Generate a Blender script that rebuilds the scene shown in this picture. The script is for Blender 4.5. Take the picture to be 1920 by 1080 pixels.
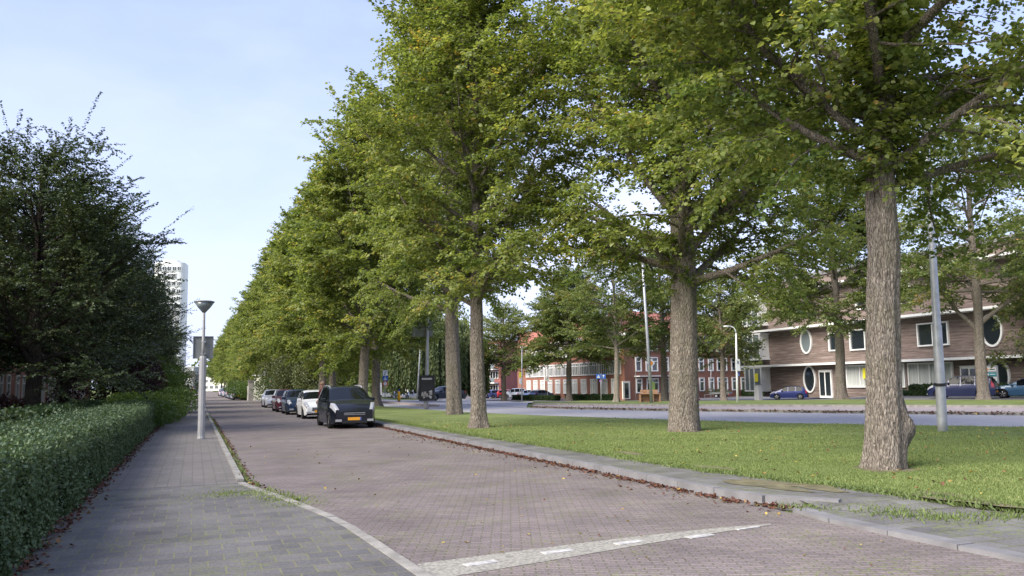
import bpy, bmesh, math, random
import numpy as np
from mathutils import Vector, Matrix

for o in list(bpy.data.objects): bpy.data.objects.remove(o)
S = bpy.context.scene
C = S.collection
random.seed(5)

# ------------------------------------------------------------------ camera
FPX, CAMH, PSI, THETA, RHO = 1600.0, 1.7, 0.35562823633, 0.11045884886, 0.016
_f = np.array([math.sin(PSI)*math.cos(THETA), math.cos(PSI)*math.cos(THETA), math.sin(THETA)])
_r = np.array([math.cos(PSI), -math.sin(PSI), 0.0]); _u = np.cross(_r, _f)
_r2 = _r*math.cos(RHO)-_u*math.sin(RHO); _u2 = _u*math.cos(RHO)+_r*math.sin(RHO)
cd = bpy.data.cameras.new('camera'); cam = bpy.data.objects.new('camera', cd); C.objects.link(cam)
cd.sensor_width = 36; cd.lens = 36*FPX/1920; cd.clip_start = .1; cd.clip_end = 6000
cam.matrix_world = Matrix([[_r2[0], _u2[0], -_f[0], 0], [_r2[1], _u2[1], -_f[1], 0], [_r2[2], _u2[2], -_f[2], CAMH], [0, 0, 0, 1]])
S.camera = cam

# ------------------------------------------------------------------ world, sun, exposure
SUN_EL, SUN_AZ = math.radians(37), math.radians(-108)      # azimuth measured from +Y towards +X
W = bpy.data.worlds.new("World"); S.world = W; W.use_nodes = True
nt = W.node_tree; N = nt.nodes; L = nt.links; N.clear()
wo = N.new('ShaderNodeOutputWorld'); bg = N.new('ShaderNodeBackground'); sky = N.new('ShaderNodeTexSky')
sky.sky_type = 'NISHITA'; sky.sun_disc = False; sky.sun_elevation = SUN_EL; sky.sun_rotation = SUN_AZ
sky.air_density = 1.0; sky.dust_density = 1.2; sky.ozone_density = 1.5
tc = N.new('ShaderNodeTexCoord'); mp = N.new('ShaderNodeMapping'); mp.inputs['Scale'].default_value = (1, 1, 2.6)
cn = N.new('ShaderNodeTexNoise'); cn.inputs['Scale'].default_value = 1.9; cn.inputs['Detail'].default_value = 5; cn.inputs['Roughness'].default_value = .55
cr = N.new('ShaderNodeValToRGB'); cr.color_ramp.elements[0].position = .46; cr.color_ramp.elements[1].position = .86
sx = N.new('ShaderNodeSeparateXYZ'); mr = N.new('ShaderNodeMapRange')
mr.inputs['From Min'].default_value = .0; mr.inputs['From Max'].default_value = .42; mr.inputs['To Min'].default_value = .62; mr.inputs['To Max'].default_value = .10
mx2 = N.new('ShaderNodeMapRange'); mx2.inputs['From Min'].default_value = -.1; mx2.inputs['From Max'].default_value = .7; mx2.inputs['To Min'].default_value = .3; mx2.inputs['To Max'].default_value = 1.25
m1 = N.new('ShaderNodeMath'); m1.operation = 'MULTIPLY'; m2 = N.new('ShaderNodeMath'); m2.operation = 'MULTIPLY'
m3 = N.new('ShaderNodeMath'); m3.operation = 'ADD'; m3.use_clamp = True
veil = N.new('ShaderNodeMath'); veil.operation = 'MULTIPLY'; veil.inputs[1].default_value = .75
mix = N.new('ShaderNodeMixRGB'); mix.inputs[2].default_value = (5.6, 5.9, 7.6, 1)
tintn = N.new('ShaderNodeMixRGB'); tintn.inputs[0].default_value = .50; tintn.inputs[2].default_value = (3.5, 4.2, 7.5, 1)
L.new(tc.outputs['Generated'], mp.inputs[0]); L.new(mp.outputs[0], cn.inputs['Vector']); L.new(cn.outputs['Fac'], cr.inputs[0])
L.new(tc.outputs['Generated'], sx.inputs[0]); L.new(sx.outputs['Z'], mr.inputs['Value']); L.new(sx.outputs['X'], mx2.inputs['Value'])
L.new(cr.outputs[0], m1.inputs[0]); L.new(mx2.outputs[0], m1.inputs[1]); L.new(mr.outputs[0], m2.inputs[0]); m2.inputs[1].default_value = 1
L.new(m2.outputs[0], veil.inputs[0]); L.new(m1.outputs[0], m3.inputs[0]); L.new(veil.outputs[0], m3.inputs[1])
L.new(sky.outputs[0], tintn.inputs[1]); L.new(tintn.outputs[0], mix.inputs[1]); L.new(m3.outputs[0], mix.inputs[0])
L.new(mix.outputs[0], bg.inputs[0]); bg.inputs[1].default_value = .112; L.new(bg.outputs[0], wo.inputs[0])

sl = bpy.data.lights.new('sun', 'SUN'); sl.energy = 4.3; sl.angle = math.radians(45); sl.color = (1, .93, .82)
so = bpy.data.objects.new('sun', sl); C.objects.link(so)
sd = Vector((math.sin(SUN_AZ)*math.cos(SUN_EL), math.cos(SUN_AZ)*math.cos(SUN_EL), math.sin(SUN_EL)))
so.rotation_euler = sd.to_track_quat('Z', 'Y').to_euler(); so.location = sd*50+Vector((0, 0, 20))
S.view_settings.view_transform = 'Standard'; S.view_settings.look = 'None'; S.view_settings.exposure = 0.92; S.view_settings.gamma = 1
S.render.engine = 'CYCLES'
S.cycles.max_bounces = 6; S.cycles.diffuse_bounces = 3; S.cycles.glossy_bounces = 3; S.cycles.transmission_bounces = 4

# ------------------------------------------------------------------ pixel -> ground helpers (used only to lay the plan out)
def ray(px, py): return _f+(px-960)/FPX*_r2-(py-540)/FPX*_u2
def ss(t): t = max(0., min(1., t)); return t*t*(3-2*t)
def gz(x, y):
    zc = x*_f[0]+y*_f[1]
    a = math.atan2(x, y) if y > 1 else 1.5
    return -1.0*ss((x-24)/14)*ss((zc-50)/70)*ss((.80-a)/.12)
def G(px, py, z=None):
    d = ray(px, py)
    zz = 0 if z is None else z
    for _ in range(12):
        t = (zz-CAMH)/d[2]; x, y = d[0]*t, d[1]*t
        if z is not None: break
        zz = .5*zz+.5*gz(x, y)
    return Vector((x, y, zz))
def AZ(px, py, zc):
    d = ray(px, py); return Vector((d[0]*zc, d[1]*zc, CAMH+d[2]*zc))
def AG(px, zc):      # ground point below column px at camera depth zc
    p = AZ(px, 720, zc); return Vector((p.x, p.y, gz(p.x, p.y)))

# ------------------------------------------------------------------ materials
def newmat(name):
    m = bpy.data.materials.new(name); m.use_nodes = True
    return m, m.node_tree.nodes, m.node_tree.links, m.node_tree.nodes['Principled BSDF']
def pm(name, col, rough=.6, var=.12, scale=3., bump=0., bscale=40., metal=0., spec=.4, stretch=(1, 1, 1), var2=0):
    m, n, l, b = newmat(name)
    b.inputs['Roughness'].default_value = rough; b.inputs['Metallic'].default_value = metal
    b.inputs['Specular IOR Level'].default_value = spec
    t = n.new('ShaderNodeTexCoord'); mp = n.new('ShaderNodeMapping'); mp.inputs['Scale'].default_value = stretch
    l.new(t.outputs['Object'], mp.inputs[0])
    ns = n.new('ShaderNodeTexNoise'); ns.inputs['Scale'].default_value = scale; ns.inputs['Detail'].default_value = 6
    l.new(mp.outputs[0], ns.inputs['Vector'])
    r = n.new('ShaderNodeValToRGB'); r.color_ramp.elements[0].position = .3; r.color_ramp.elements[1].position = .7
    r.color_ramp.elements[0].color = tuple(c*(1-var) for c in col)+(1,); r.color_ramp.elements[1].color = tuple(min(1, c*(1+var)) for c in col)+(1,)
    l.new(ns.outputs['Fac'], r.inputs[0]); l.new(r.outputs[0], b.inputs['Base Color'])
    if bump:
        nb = n.new('ShaderNodeTexNoise'); nb.inputs['Scale'].default_value = bscale; nb.inputs['Detail'].default_value = 4
        l.new(mp.outputs[0], nb.inputs['Vector'])
        bp = n.new('ShaderNodeBump'); bp.inputs['Strength'].default_value = bump; bp.inputs['Distance'].default_value = .02
        l.new(nb.outputs['Fac'], bp.inputs['Height']); l.new(bp.outputs[0], b.inputs['Normal'])
    return m
def leafmat(name, cols, trans=.35, rough=.5, spec=.35):
    """cols: list of (pos,(r,g,b)) driven by the per-leaf attribute 'tint'"""
    m, n, l, b = newmat(name)
    a = n.new('ShaderNodeAttribute'); a.attribute_name = 'tint'
    r = n.new('ShaderNodeValToRGB'); e = r.color_ramp.elements
    e[0].position = cols[0][0]; e[0].color = cols[0][1]+(1,); e[1].position = cols[-1][0]; e[1].color = cols[-1][1]+(1,)
    for p, c in cols[1:-1]:
        k = e.new(p); k.color = c+(1,)
    l.new(a.outputs['Fac'], r.inputs[0]); l.new(r.outputs[0], b.inputs['Base Color'])
    b.inputs['Roughness'].default_value = rough; b.inputs['Specular IOR Level'].default_value = spec
    tr = n.new('ShaderNodeBsdfTranslucent'); hs = n.new('ShaderNodeMixRGB'); hs.blend_type = 'MULTIPLY'; hs.inputs[0].default_value = 1; hs.inputs[2].default_value = (1.5, 1.45, .6, 1)
    l.new(r.outputs[0], hs.inputs[1]); l.new(hs.outputs[0], tr.inputs[0])
    ms = n.new('ShaderNodeMixShader'); ms.inputs[0].default_value = trans
    l.new(b.outputs[0], ms.inputs[1]); l.new(tr.outputs[0], ms.inputs[2]); l.new(ms.outputs[0], n['Material Output'].inputs[0])
    return m
M = {}
M['lime'] = leafmat('lime_leaf', [(0, (.085, .128, .038)), (.45, (.185, .232, .072)), (.8, (.30, .33, .13)), (.965, (.38, .39, .16)), (1, (.46, .33, .10))], .5)
M['darkleaf'] = leafmat('garden_leaf', [(0, (.03, .05, .022)), (.6, (.072, .10, .045)), (1, (.125, .15, .075))], .22, .45)
M['opp'] = leafmat('street_leaf', [(0, (.065, .105, .035)), (.5, (.155, .195, .068)), (.93, (.29, .31, .14)), (1, (.36, .24, .09))], .45)
M['willow'] = leafmat('willow_leaf', [(0, (.09, .13, .05)), (1, (.24, .28, .13))], .35)
M['hedge'] = leafmat('privet_leaf', [(0, (.045, .080, .036)), (.6, (.115, .17, .085)), (1, (.16, .22, .115))], .2, .45, .3)
M['hedge2'] = leafmat('clipped_leaf', [(0, (.025, .05, .02)), (1, (.07, .12, .04))], .2)
M['shrub'] = leafmat('shrub_leaf', [(0, (.05, .10, .02)), (1, (.14, .20, .05))], .35)
M['olive'] = leafmat('olive_leaf', [(0, (.06, .075, .03)), (1, (.17, .19, .09))], .3)
M['purple'] = leafmat('purple_leaf', [(0, (.025, .012, .015)), (.8, (.06, .03, .03)), (1, (.10, .05, .03))], .2)
M['grassb'] = leafmat('grass_blade', [(0, (.12, .165, .055)), (.7, (.21, .27, .09)), (1, (.33, .34, .16))], .3, .6)
M['litter'] = leafmat('leaf_litter', [(0, (.07, .028, .02)), (.7, (.16, .07, .045)), (.9, (.26, .16, .06)), (1, (.45, .33, .08))], .1, .8)
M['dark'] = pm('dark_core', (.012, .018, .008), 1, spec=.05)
M['kerb'] = pm('kerb_concrete', (.19, .185, .19), .85, .22, 2.5, .3, 60)
M['kerbl'] = pm('kerb_light', (.27, .255, .23), .85, .3, 4, .3, 60)
M['slab'] = pm('worn_concrete', (.24, .235, .23), .9, .25, 2.0, .3, 50)
M['asphalt'] = pm('grey_asphalt', (.31, .30, .31), .85, .07, 1.2, .25, 200)
M['asphalt2'] = pm('dark_asphalt', (.17, .165, .17), .85, .12, .8, .2, 100)
M['path'] = pm('pale_path', (.33, .28, .265), .9, .12, 1.4, .2, 80)
M['whiteline'] = pm('road_white', (.42, .41, .39), .8, .35, 14)
M['white'] = pm('white_paint', (.74, .74, .72), .5, .05, 4)
M['cream'] = pm('cream_paint', (.72, .70, .60), .5, .05, 4)
M['galv'] = pm('galvanised_steel', (.42, .43, .45), .5, .14, 5, metal=.35)
M['signback'] = pm('sign_back_grey', (.20, .21, .20), .6, .08, 3, metal=.2)
M['polegrey'] = pm('painted_grey_pole', (.36, .36, .36), .55, .1, 4)
M['black'] = pm('black_plastic', (.02, .02, .022), .5, .2, 6)
M['tyre'] = pm('tyre_rubber', (.018, .018, .018), .85, .2, 6)
M['rim'] = pm('wheel_alloy', (.45, .46, .48), .35, .1, 6, metal=.6)
M['under'] = pm('underbody', (.008, .008, .009), .9)
M['yellow'] = pm('yellow_plate', (.80, .42, .02), .45, .05)
M['plateback'] = pm('orange_plate', (.80, .36, .03), .45, .05)
M['signyellow'] = pm('sign_yellow', (.78, .70, .05), .5, .05)
M['red'] = pm('sign_red', (.55, .03, .03), .5, .08)
M['blue'] = pm('sign_blue', (.03, .12, .45), .5, .08)
M['teal'] = pm('sign_teal', (.02, .25, .30), .5, .08)
M['orange'] = pm('sign_orange', (.75, .25, .02), .5, .08)
M['greenbin'] = pm('yellow_green_plastic', (.45, .62, .12), .5, .08)
M['wood'] = pm('raw_timber', (.38, .22, .12), .8, .25, 6, stretch=(1, 8, 1))
M['stone'] = pm('grey_stone', (.30, .28, .26), .9, .2, 2, .3, 20)
M['curtain'] = pm('net_curtain', (.42, .44, .42), .9, .2, 1.2, stretch=(9, 9, .4))
M['skin'] = pm('skin', (.42, .22, .16), .6, .06)
M['jacket'] = pm('dark_red_cloth', (.10, .015, .02), .85, .2)
M['navycloth'] = pm('navy_cloth', (.015, .02, .05), .85, .2)
M['hair'] = pm('fair_hair', (.25, .16, .10), .8, .2)
M['soil'] = pm('soil', (.055, .042, .028), 1, .35, 2, .4, 30)
M['wornsoil'] = pm('worn_soil', (.14, .125, .07), 1, .35, 5, .5, 40)
def glassm(name, col, rough=.06, spec=.9):
    m, n, l, b = newmat(name); b.inputs['Roughness'].default_value = rough
    b.inputs['Specular IOR Level'].default_value = spec; b.inputs['Base Color'].default_value = col+(1,)
    ns = n.new('ShaderNodeTexNoise'); ns.inputs['Scale'].default_value = 1.3; t = n.new('ShaderNodeTexCoord'); l.new(t.outputs['Object'], ns.inputs['Vector'])
    bp = n.new('ShaderNodeBump'); bp.inputs['Strength'].default_value = .04; l.new(ns.outputs['Fac'], bp.inputs['Height']); l.new(bp.outputs[0], b.inputs['Normal'])
    return m
M['glass'] = glassm('window_glass', (.018, .024, .03)); M['carglass'] = glassm('car_glass', (.006, .008, .010), .05, .14)
M['paleglass'] = glassm('pale_glass', (.16, .19, .20), .08)
M['lens'] = glassm('lamp_lens', (.36, .37, .39), .12)
M['tail'] = glassm('tail_lens', (.35, .01, .015), .2)
def paint(name, col, metal=.2):
    m, n, l, b = newmat(name); b.inputs['Base Color'].default_value = col+(1,)
    b.inputs['Roughness'].default_value = .38; b.inputs['Metallic'].default_value = metal
    b.inputs['Coat Weight'].default_value = .6; b.inputs['Coat Roughness'].default_value = .04
    ns = n.new('ShaderNodeTexNoise'); ns.inputs['Scale'].default_value = 5; t = n.new('ShaderNodeTexCoord'); l.new(t.outputs['Object'], ns.inputs['Vector'])
    mrr = n.new('ShaderNodeMapRange'); mrr.inputs['To Min'].default_value = .28; mrr.inputs['To Max'].default_value = .5
    l.new(ns.outputs['Fac'], mrr.inputs['Value']); l.new(mrr.outputs[0], b.inputs['Roughness'])
    return m

def brickmat(name, c1, c2, mortar, bw, bh, msize=.012, rot=0., bias=0., patch=.3, pscale=.6, moss=0., bump=.3, offset=.5, axis='xy', rough=.9, speck=0.):
    m, n, l, b = newmat(name); b.inputs['Roughness'].default_value = rough; b.inputs['Specular IOR Level'].default_value = .25
    t = n.new('ShaderNodeTexCoord'); mpn = n.new('ShaderNodeMapping'); mpn.inputs['Rotation'].default_value = (0, 0, rot)
    l.new(t.outputs['Object'], mpn.inputs[0])
    src = mpn.outputs[0]
    if axis != 'xy':
        sp = n.new('ShaderNodeSeparateXYZ'); cb = n.new('ShaderNodeCombineXYZ'); l.new(t.outputs['Object'], sp.inputs[0])
        ad = n.new('ShaderNodeMath'); l.new(sp.outputs['X'], ad.inputs[0]); l.new(sp.outputs['Y'], ad.inputs[1])
        l.new(ad.outputs[0], cb.inputs['X']); l.new(sp.outputs['Z'], cb.inputs['Y']); src = cb.outputs[0]
    br = n.new('ShaderNodeTexBrick'); br.inputs['Color1'].default_value = c1+(1,); br.inputs['Color2'].default_value = c2+(1,); br.inputs['Mortar'].default_value = mortar+(1,)
    br.inputs['Scale'].default_value = 1; br.inputs['Brick Width'].default_value = bw; br.inputs['Row Height'].default_value = bh
    br.inputs['Mortar Size'].default_value = msize; br.inputs['Bias'].default_value = bias; br.offset = offset; br.inputs['Mortar Smooth'].default_value = .3
    l.new(src, br.inputs['Vector'])
    ns = n.new('ShaderNodeTexNoise'); ns.inputs['Scale'].default_value = pscale; ns.inputs['Detail'].default_value = 7; ns.inputs['Roughness'].default_value = .62
    l.new(t.outputs['Object'], ns.inputs['Vector'])
    mrn = n.new('ShaderNodeMapRange'); mrn.inputs['From Min'].default_value = .3; mrn.inputs['From Max'].default_value = .7
    mrn.inputs['To Min'].default_value = 1-patch; mrn.inputs['To Max'].default_value = 1+patch; l.new(ns.outputs['Fac'], mrn.inputs['Value'])
    mu = n.new('ShaderNodeMixRGB'); mu.blend_type = 'MULTIPLY'; mu.inputs[0].default_value = 1
    l.new(br.outputs[0], mu.inputs[1]); l.new(mrn.outputs[0], mu.inputs[2]); out = mu.outputs[0]
    if speck:
        n2 = n.new('ShaderNodeTexNoise'); n2.inputs['Scale'].default_value = 45; n2.inputs['Detail'].default_value = 3; l.new(t.outputs['Object'], n2.inputs['Vector'])
        mr2 = n.new('ShaderNodeMapRange'); mr2.inputs['From Min'].default_value = .35; mr2.inputs['From Max'].default_value = .65; mr2.inputs['To Min'].default_value = 1-speck; mr2.inputs['To Max'].default_value = 1+speck
        l.new(n2.outputs['Fac'], mr2.inputs['Value']); mu2 = n.new('ShaderNodeMixRGB'); mu2.blend_type = 'MULTIPLY'; mu2.inputs[0].default_value = 1
        l.new(out, mu2.inputs[1]); l.new(mr2.outputs[0], mu2.inputs[2]); out = mu2.outputs[0]
    if moss:
        n3 = n.new('ShaderNodeTexNoise'); n3.inputs['Scale'].default_value = .9; n3.inputs['Detail'].default_value = 5; l.new(t.outputs['Object'], n3.inputs['Vector'])
        rr = n.new('ShaderNodeMapRange'); rr.inputs['From Min'].default_value = .47; rr.inputs['From Max'].default_value = .62; l.new(n3.outputs['Fac'], rr.inputs['Value'])
        n4 = n.new('ShaderNodeTexNoise'); n4.inputs['Scale'].default_value = 16; n4.inputs['Detail'].default_value = 3; l.new(t.outputs['Object'], n4.inputs['Vector'])
        r4 = n.new('ShaderNodeMapRange'); r4.inputs['From Min'].default_value = .52; r4.inputs['From Max'].default_value = .6; l.new(n4.outputs['Fac'], r4.inputs['Value'])
        mm = n.new('ShaderNodeMath'); mm.operation = 'MULTIPLY'; l.new(rr.outputs[0], mm.inputs[0]); l.new(r4.outputs[0], mm.inputs[1])
        mf = n.new('ShaderNodeMath'); mf.operation = 'MULTIPLY'; mf.inputs[1].default_value = moss; l.new(mm.outputs[0], mf.inputs[0])
        mg = n.new('ShaderNodeMixRGB'); mg.inputs[2].default_value = (.17, .20, .06, 1); l.new(mf.outputs[0], mg.inputs[0]); l.new(out, mg.inputs[1]); out = mg.outputs[0]
    l.new(out, b.inputs['Base Color'])
    if bump:
        bp = n.new('ShaderNodeBump'); bp.inputs['Strength'].default_value = bump; bp.inputs['Distance'].default_value = .01; bp.invert = True
        l.new(br.outputs['Fac'], bp.inputs['Height']); l.new(bp.outputs[0], b.inputs['Normal'])
    return m
M['street'] = brickmat('clinker_paving', (.225, .183, .183), (.165, .137, .145), (.115, .11, .075), .22, .075, .010, rot=.35, patch=.24, pscale=.7, moss=.55, speck=.25)
M['tiles'] = brickmat('pavement_tiles', (.15, .142, .138), (.103, .10, .105), (.17, .165, .10), .31, .155*2, .010, patch=.22, pscale=.8, moss=.4, bump=.25, speck=.18, bias=-.15)
M['tilesfar'] = brickmat('pavement_clinkers', (.18, .165, .155), (.148, .138, .132), (.13, .122, .11), .20, .20, .010, patch=.15, pscale=.7, moss=.2, bump=.3, offset=0, speck=.12)
M['strip'] = brickmat('worn_slab_paving', (.17, .165, .16), (.125, .12, .12), (.11, .12, .06), .5, .3, .014, patch=.3, pscale=1.3, moss=.7, speck=.2, rough=.95)
M['brickred'] = brickmat('red_brickwork', (.285, .118, .075), (.23, .092, .06), (.27, .18, .14), .22, .065, .008, patch=.12, axis='w', bump=.1)
M['brickdark'] = brickmat('dark_red_brickwork', (.30, .10, .085), (.24, .08, .07), (.26, .15, .13), .22, .065, .008, patch=.12, axis='w', bump=.1)
M['rooftile'] = brickmat('red_roof_tiles', (.40, .165, .125), (.32, .13, .10), (.18, .06, .05), .25, .3, .02, patch=.18, axis='w', bump=.3)
def band_mat():
    m, n, l, b = newmat('speckled_band'); b.inputs['Roughness'].default_value = .9
    t = n.new('ShaderNodeTexCoord'); v = n.new('ShaderNodeTexVoronoi'); v.inputs['Scale'].default_value = 28; l.new(t.outputs['Object'], v.inputs['Vector'])
    r = n.new('ShaderNodeValToRGB'); r.color_ramp.elements[0].color = (.40, .38, .32, 1); r.color_ramp.elements[1].color = (.19, .18, .16, 1); r.color_ramp.elements[1].position = .85
    l.new(v.outputs['Distance'], r.inputs[0]); l.new(r.outputs[0], b.inputs['Base Color']); return m
M['band'] = band_mat()
def grass_ground():
    m, n, l, b = newmat('mown_grass'); b.inputs['Roughness'].default_value = .95; b.inputs['Specular IOR Level'].default_value = .1
    t = n.new('ShaderNodeTexCoord'); o = None
    a = n.new('ShaderNodeTexNoise'); a.inputs['Scale'].default_value = .55; a.inputs['Detail'].default_value = 9; a.inputs['Roughness'].default_value = .7; l.new(t.outputs['Object'], a.inputs['Vector'])
    r = n.new('ShaderNodeValToRGB'); e = r.color_ramp.elements; e[0].position = .32; e[0].color = (.105, .135, .045, 1); e[1].position = .72; e[1].color = (.22, .26, .10, 1)
    k = e.new(.5); k.color = (.16, .195, .068, 1); l.new(a.outputs['Fac'], r.inputs[0])
    f = n.new('ShaderNodeTexNoise'); f.inputs['Scale'].default_value = 22; f.inputs['Detail'].default_value = 5; l.new(t.outputs['Object'], f.inputs['Vector'])
    mr_ = n.new('ShaderNodeMapRange'); mr_.inputs['From Min'].default_value = .3; mr_.inputs['From Max'].default_value = .7; mr_.inputs['To Min'].default_value = .6; mr_.inputs['To Max'].default_value = 1.4
    l.new(f.outputs['Fac'], mr_.inputs['Value']); mu = n.new('ShaderNodeMixRGB'); mu.blend_type = 'MULTIPLY'; mu.inputs[0].default_value = 1
    l.new(r.outputs[0], mu.inputs[1]); l.new(mr_.outputs[0], mu.inputs[2]); l.new(mu.outputs[0], b.inputs['Base Color'])
    bp = n.new('ShaderNodeBump'); bp.inputs['Strength'].default_value = .6; bp.inputs['Distance'].default_value = .03; l.new(f.outputs['Fac'], bp.inputs['Height']); l.new(bp.outputs[0], b.inputs['Normal'])
    return m
M['grass'] = grass_ground()
def bark(name, c1, c2, sc=1.):
    m, n, l, b = newmat(name); b.inputs['Roughness'].default_value = .95; b.inputs['Specular IOR Level'].default_value = .15
    t = n.new('ShaderNodeTexCoord'); mp_ = n.new('ShaderNodeMapping'); mp_.inputs['Scale'].default_value = (15*sc, 15*sc, 4.2*sc); l.new(t.outputs['Object'], mp_.inputs[0])
    a = n.new('ShaderNodeTexNoise'); a.inputs['Scale'].default_value = 1.6; a.inputs['Detail'].default_value = 8; a.inputs['Roughness'].default_value = .65; a.inputs['Distortion'].default_value = .6; l.new(mp_.outputs[0], a.inputs['Vector'])
    v = n.new('ShaderNodeTexVoronoi'); v.feature = 'DISTANCE_TO_EDGE'; v.inputs['Scale'].default_value = 1.5; l.new(mp_.outputs[0], v.inputs['Vector'])
    r = n.new('ShaderNodeValToRGB'); e = r.color_ramp.elements; e[0].position = .36; e[0].color = c1+(1,); e[1].position = .64; e[1].color = c2+(1,); l.new(a.outputs['Fac'], r.inputs[0])
    big = n.new('ShaderNodeTexNoise'); big.inputs['Scale'].default_value = 1.3; big.inputs['Detail'].default_value = 4; l.new(t.outputs['Object'], big.inputs['Vector'])
    mg = n.new('ShaderNodeMixRGB'); mg.inputs[2].default_value = (.17, .17, .10, 1); rr = n.new('ShaderNodeMapRange'); rr.inputs['From Min'].default_value = .5; rr.inputs['From Max'].default_value = .75; rr.inputs['To Max'].default_value = .5
    l.new(big.outputs['Fac'], rr.inputs['Value']); l.new(rr.outputs[0], mg.inputs[0]); l.new(r.outputs[0], mg.inputs[1]); 
    cv = n.new('ShaderNodeMapRange'); cv.inputs['From Max'].default_value = .12; cv.inputs['To Min'].default_value = .5; l.new(v.outputs['Distance'], cv.inputs['Value'])
    mu = n.new('ShaderNodeMixRGB'); mu.blend_type = 'MULTIPLY'; mu.inputs[0].default_value = 1; l.new(mg.outputs[0], mu.inputs[1]); l.new(cv.outputs[0], mu.inputs[2]); l.new(mu.outputs[0], b.inputs['Base Color'])
    ad = n.new('ShaderNodeMath'); l.new(a.outputs['Fac'], ad.inputs[0]); l.new(v.outputs['Distance'], ad.inputs[1])
    bp = n.new('ShaderNodeBump'); bp.inputs['Strength'].default_value = 1; bp.inputs['Distance'].default_value = .09; l.new(ad.outputs[0], bp.inputs['Height']); l.new(bp.outputs[0], b.inputs['Normal'])
    return m
M['bark'] = bark('lime_bark', (.15, .125, .105), (.40, .35, .295)); M['barkpale'] = bark('pale_bark', (.26, .22, .18), (.5, .44, .36)); M['barkdark'] = bark('dark_bark', (.03, .024, .02), (.08, .065, .052))
def cladding():
    m, n, l, b = newmat('weathered_cladding'); b.inputs['Roughness'].default_value = .85
    t = n.new('ShaderNodeTexCoord'); mp_ = n.new('ShaderNodeMapping'); mp_.inputs['Scale'].default_value = (.35, .35, 5.5); l.new(t.outputs['Object'], mp_.inputs[0])
    a = n.new('ShaderNodeTexNoise'); a.inputs['Scale'].default_value = 1.4; a.inputs['Detail'].default_value = 6; a.inputs['Roughness'].default_value = .7; l.new(mp_.outputs[0], a.inputs['Vector'])
    r = n.new('ShaderNodeValToRGB'); e = r.color_ramp.elements; e[0].position = .32; e[0].color = (.075, .062, .056, 1); e[1].position = .70; e[1].color = (.31, .255, .23, 1); k = e.new(.5); k.color = (.17, .125, .108, 1)
    l.new(a.outputs['Fac'], r.inputs[0])
    sp = n.new('ShaderNodeSeparateXYZ'); l.new(t.outputs['Object'], sp.inputs[0]); mo = n.new('ShaderNodeMath'); mo.operation = 'FRACT'; mm = n.new('ShaderNodeMath'); mm.operation = 'MULTIPLY'; mm.inputs[1].default_value = 5.5
    l.new(sp.outputs['Z'], mm.inputs[0]); l.new(mm.outputs[0], mo.inputs[0]); rr = n.new('ShaderNodeMapRange'); rr.inputs['From Max'].default_value = .14; rr.inputs['To Min'].default_value = .35; l.new(mo.outputs[0], rr.inputs['Value'])
    mu = n.new('ShaderNodeMixRGB'); mu.blend_type = 'MULTIPLY'; mu.inputs[0].default_value = 1; l.new(r.outputs[0], mu.inputs[1]); l.new(rr.outputs[0], mu.inputs[2]); l.new(mu.outputs[0], b.inputs['Base Color'])
    return m
M['clad'] = cladding()

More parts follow.
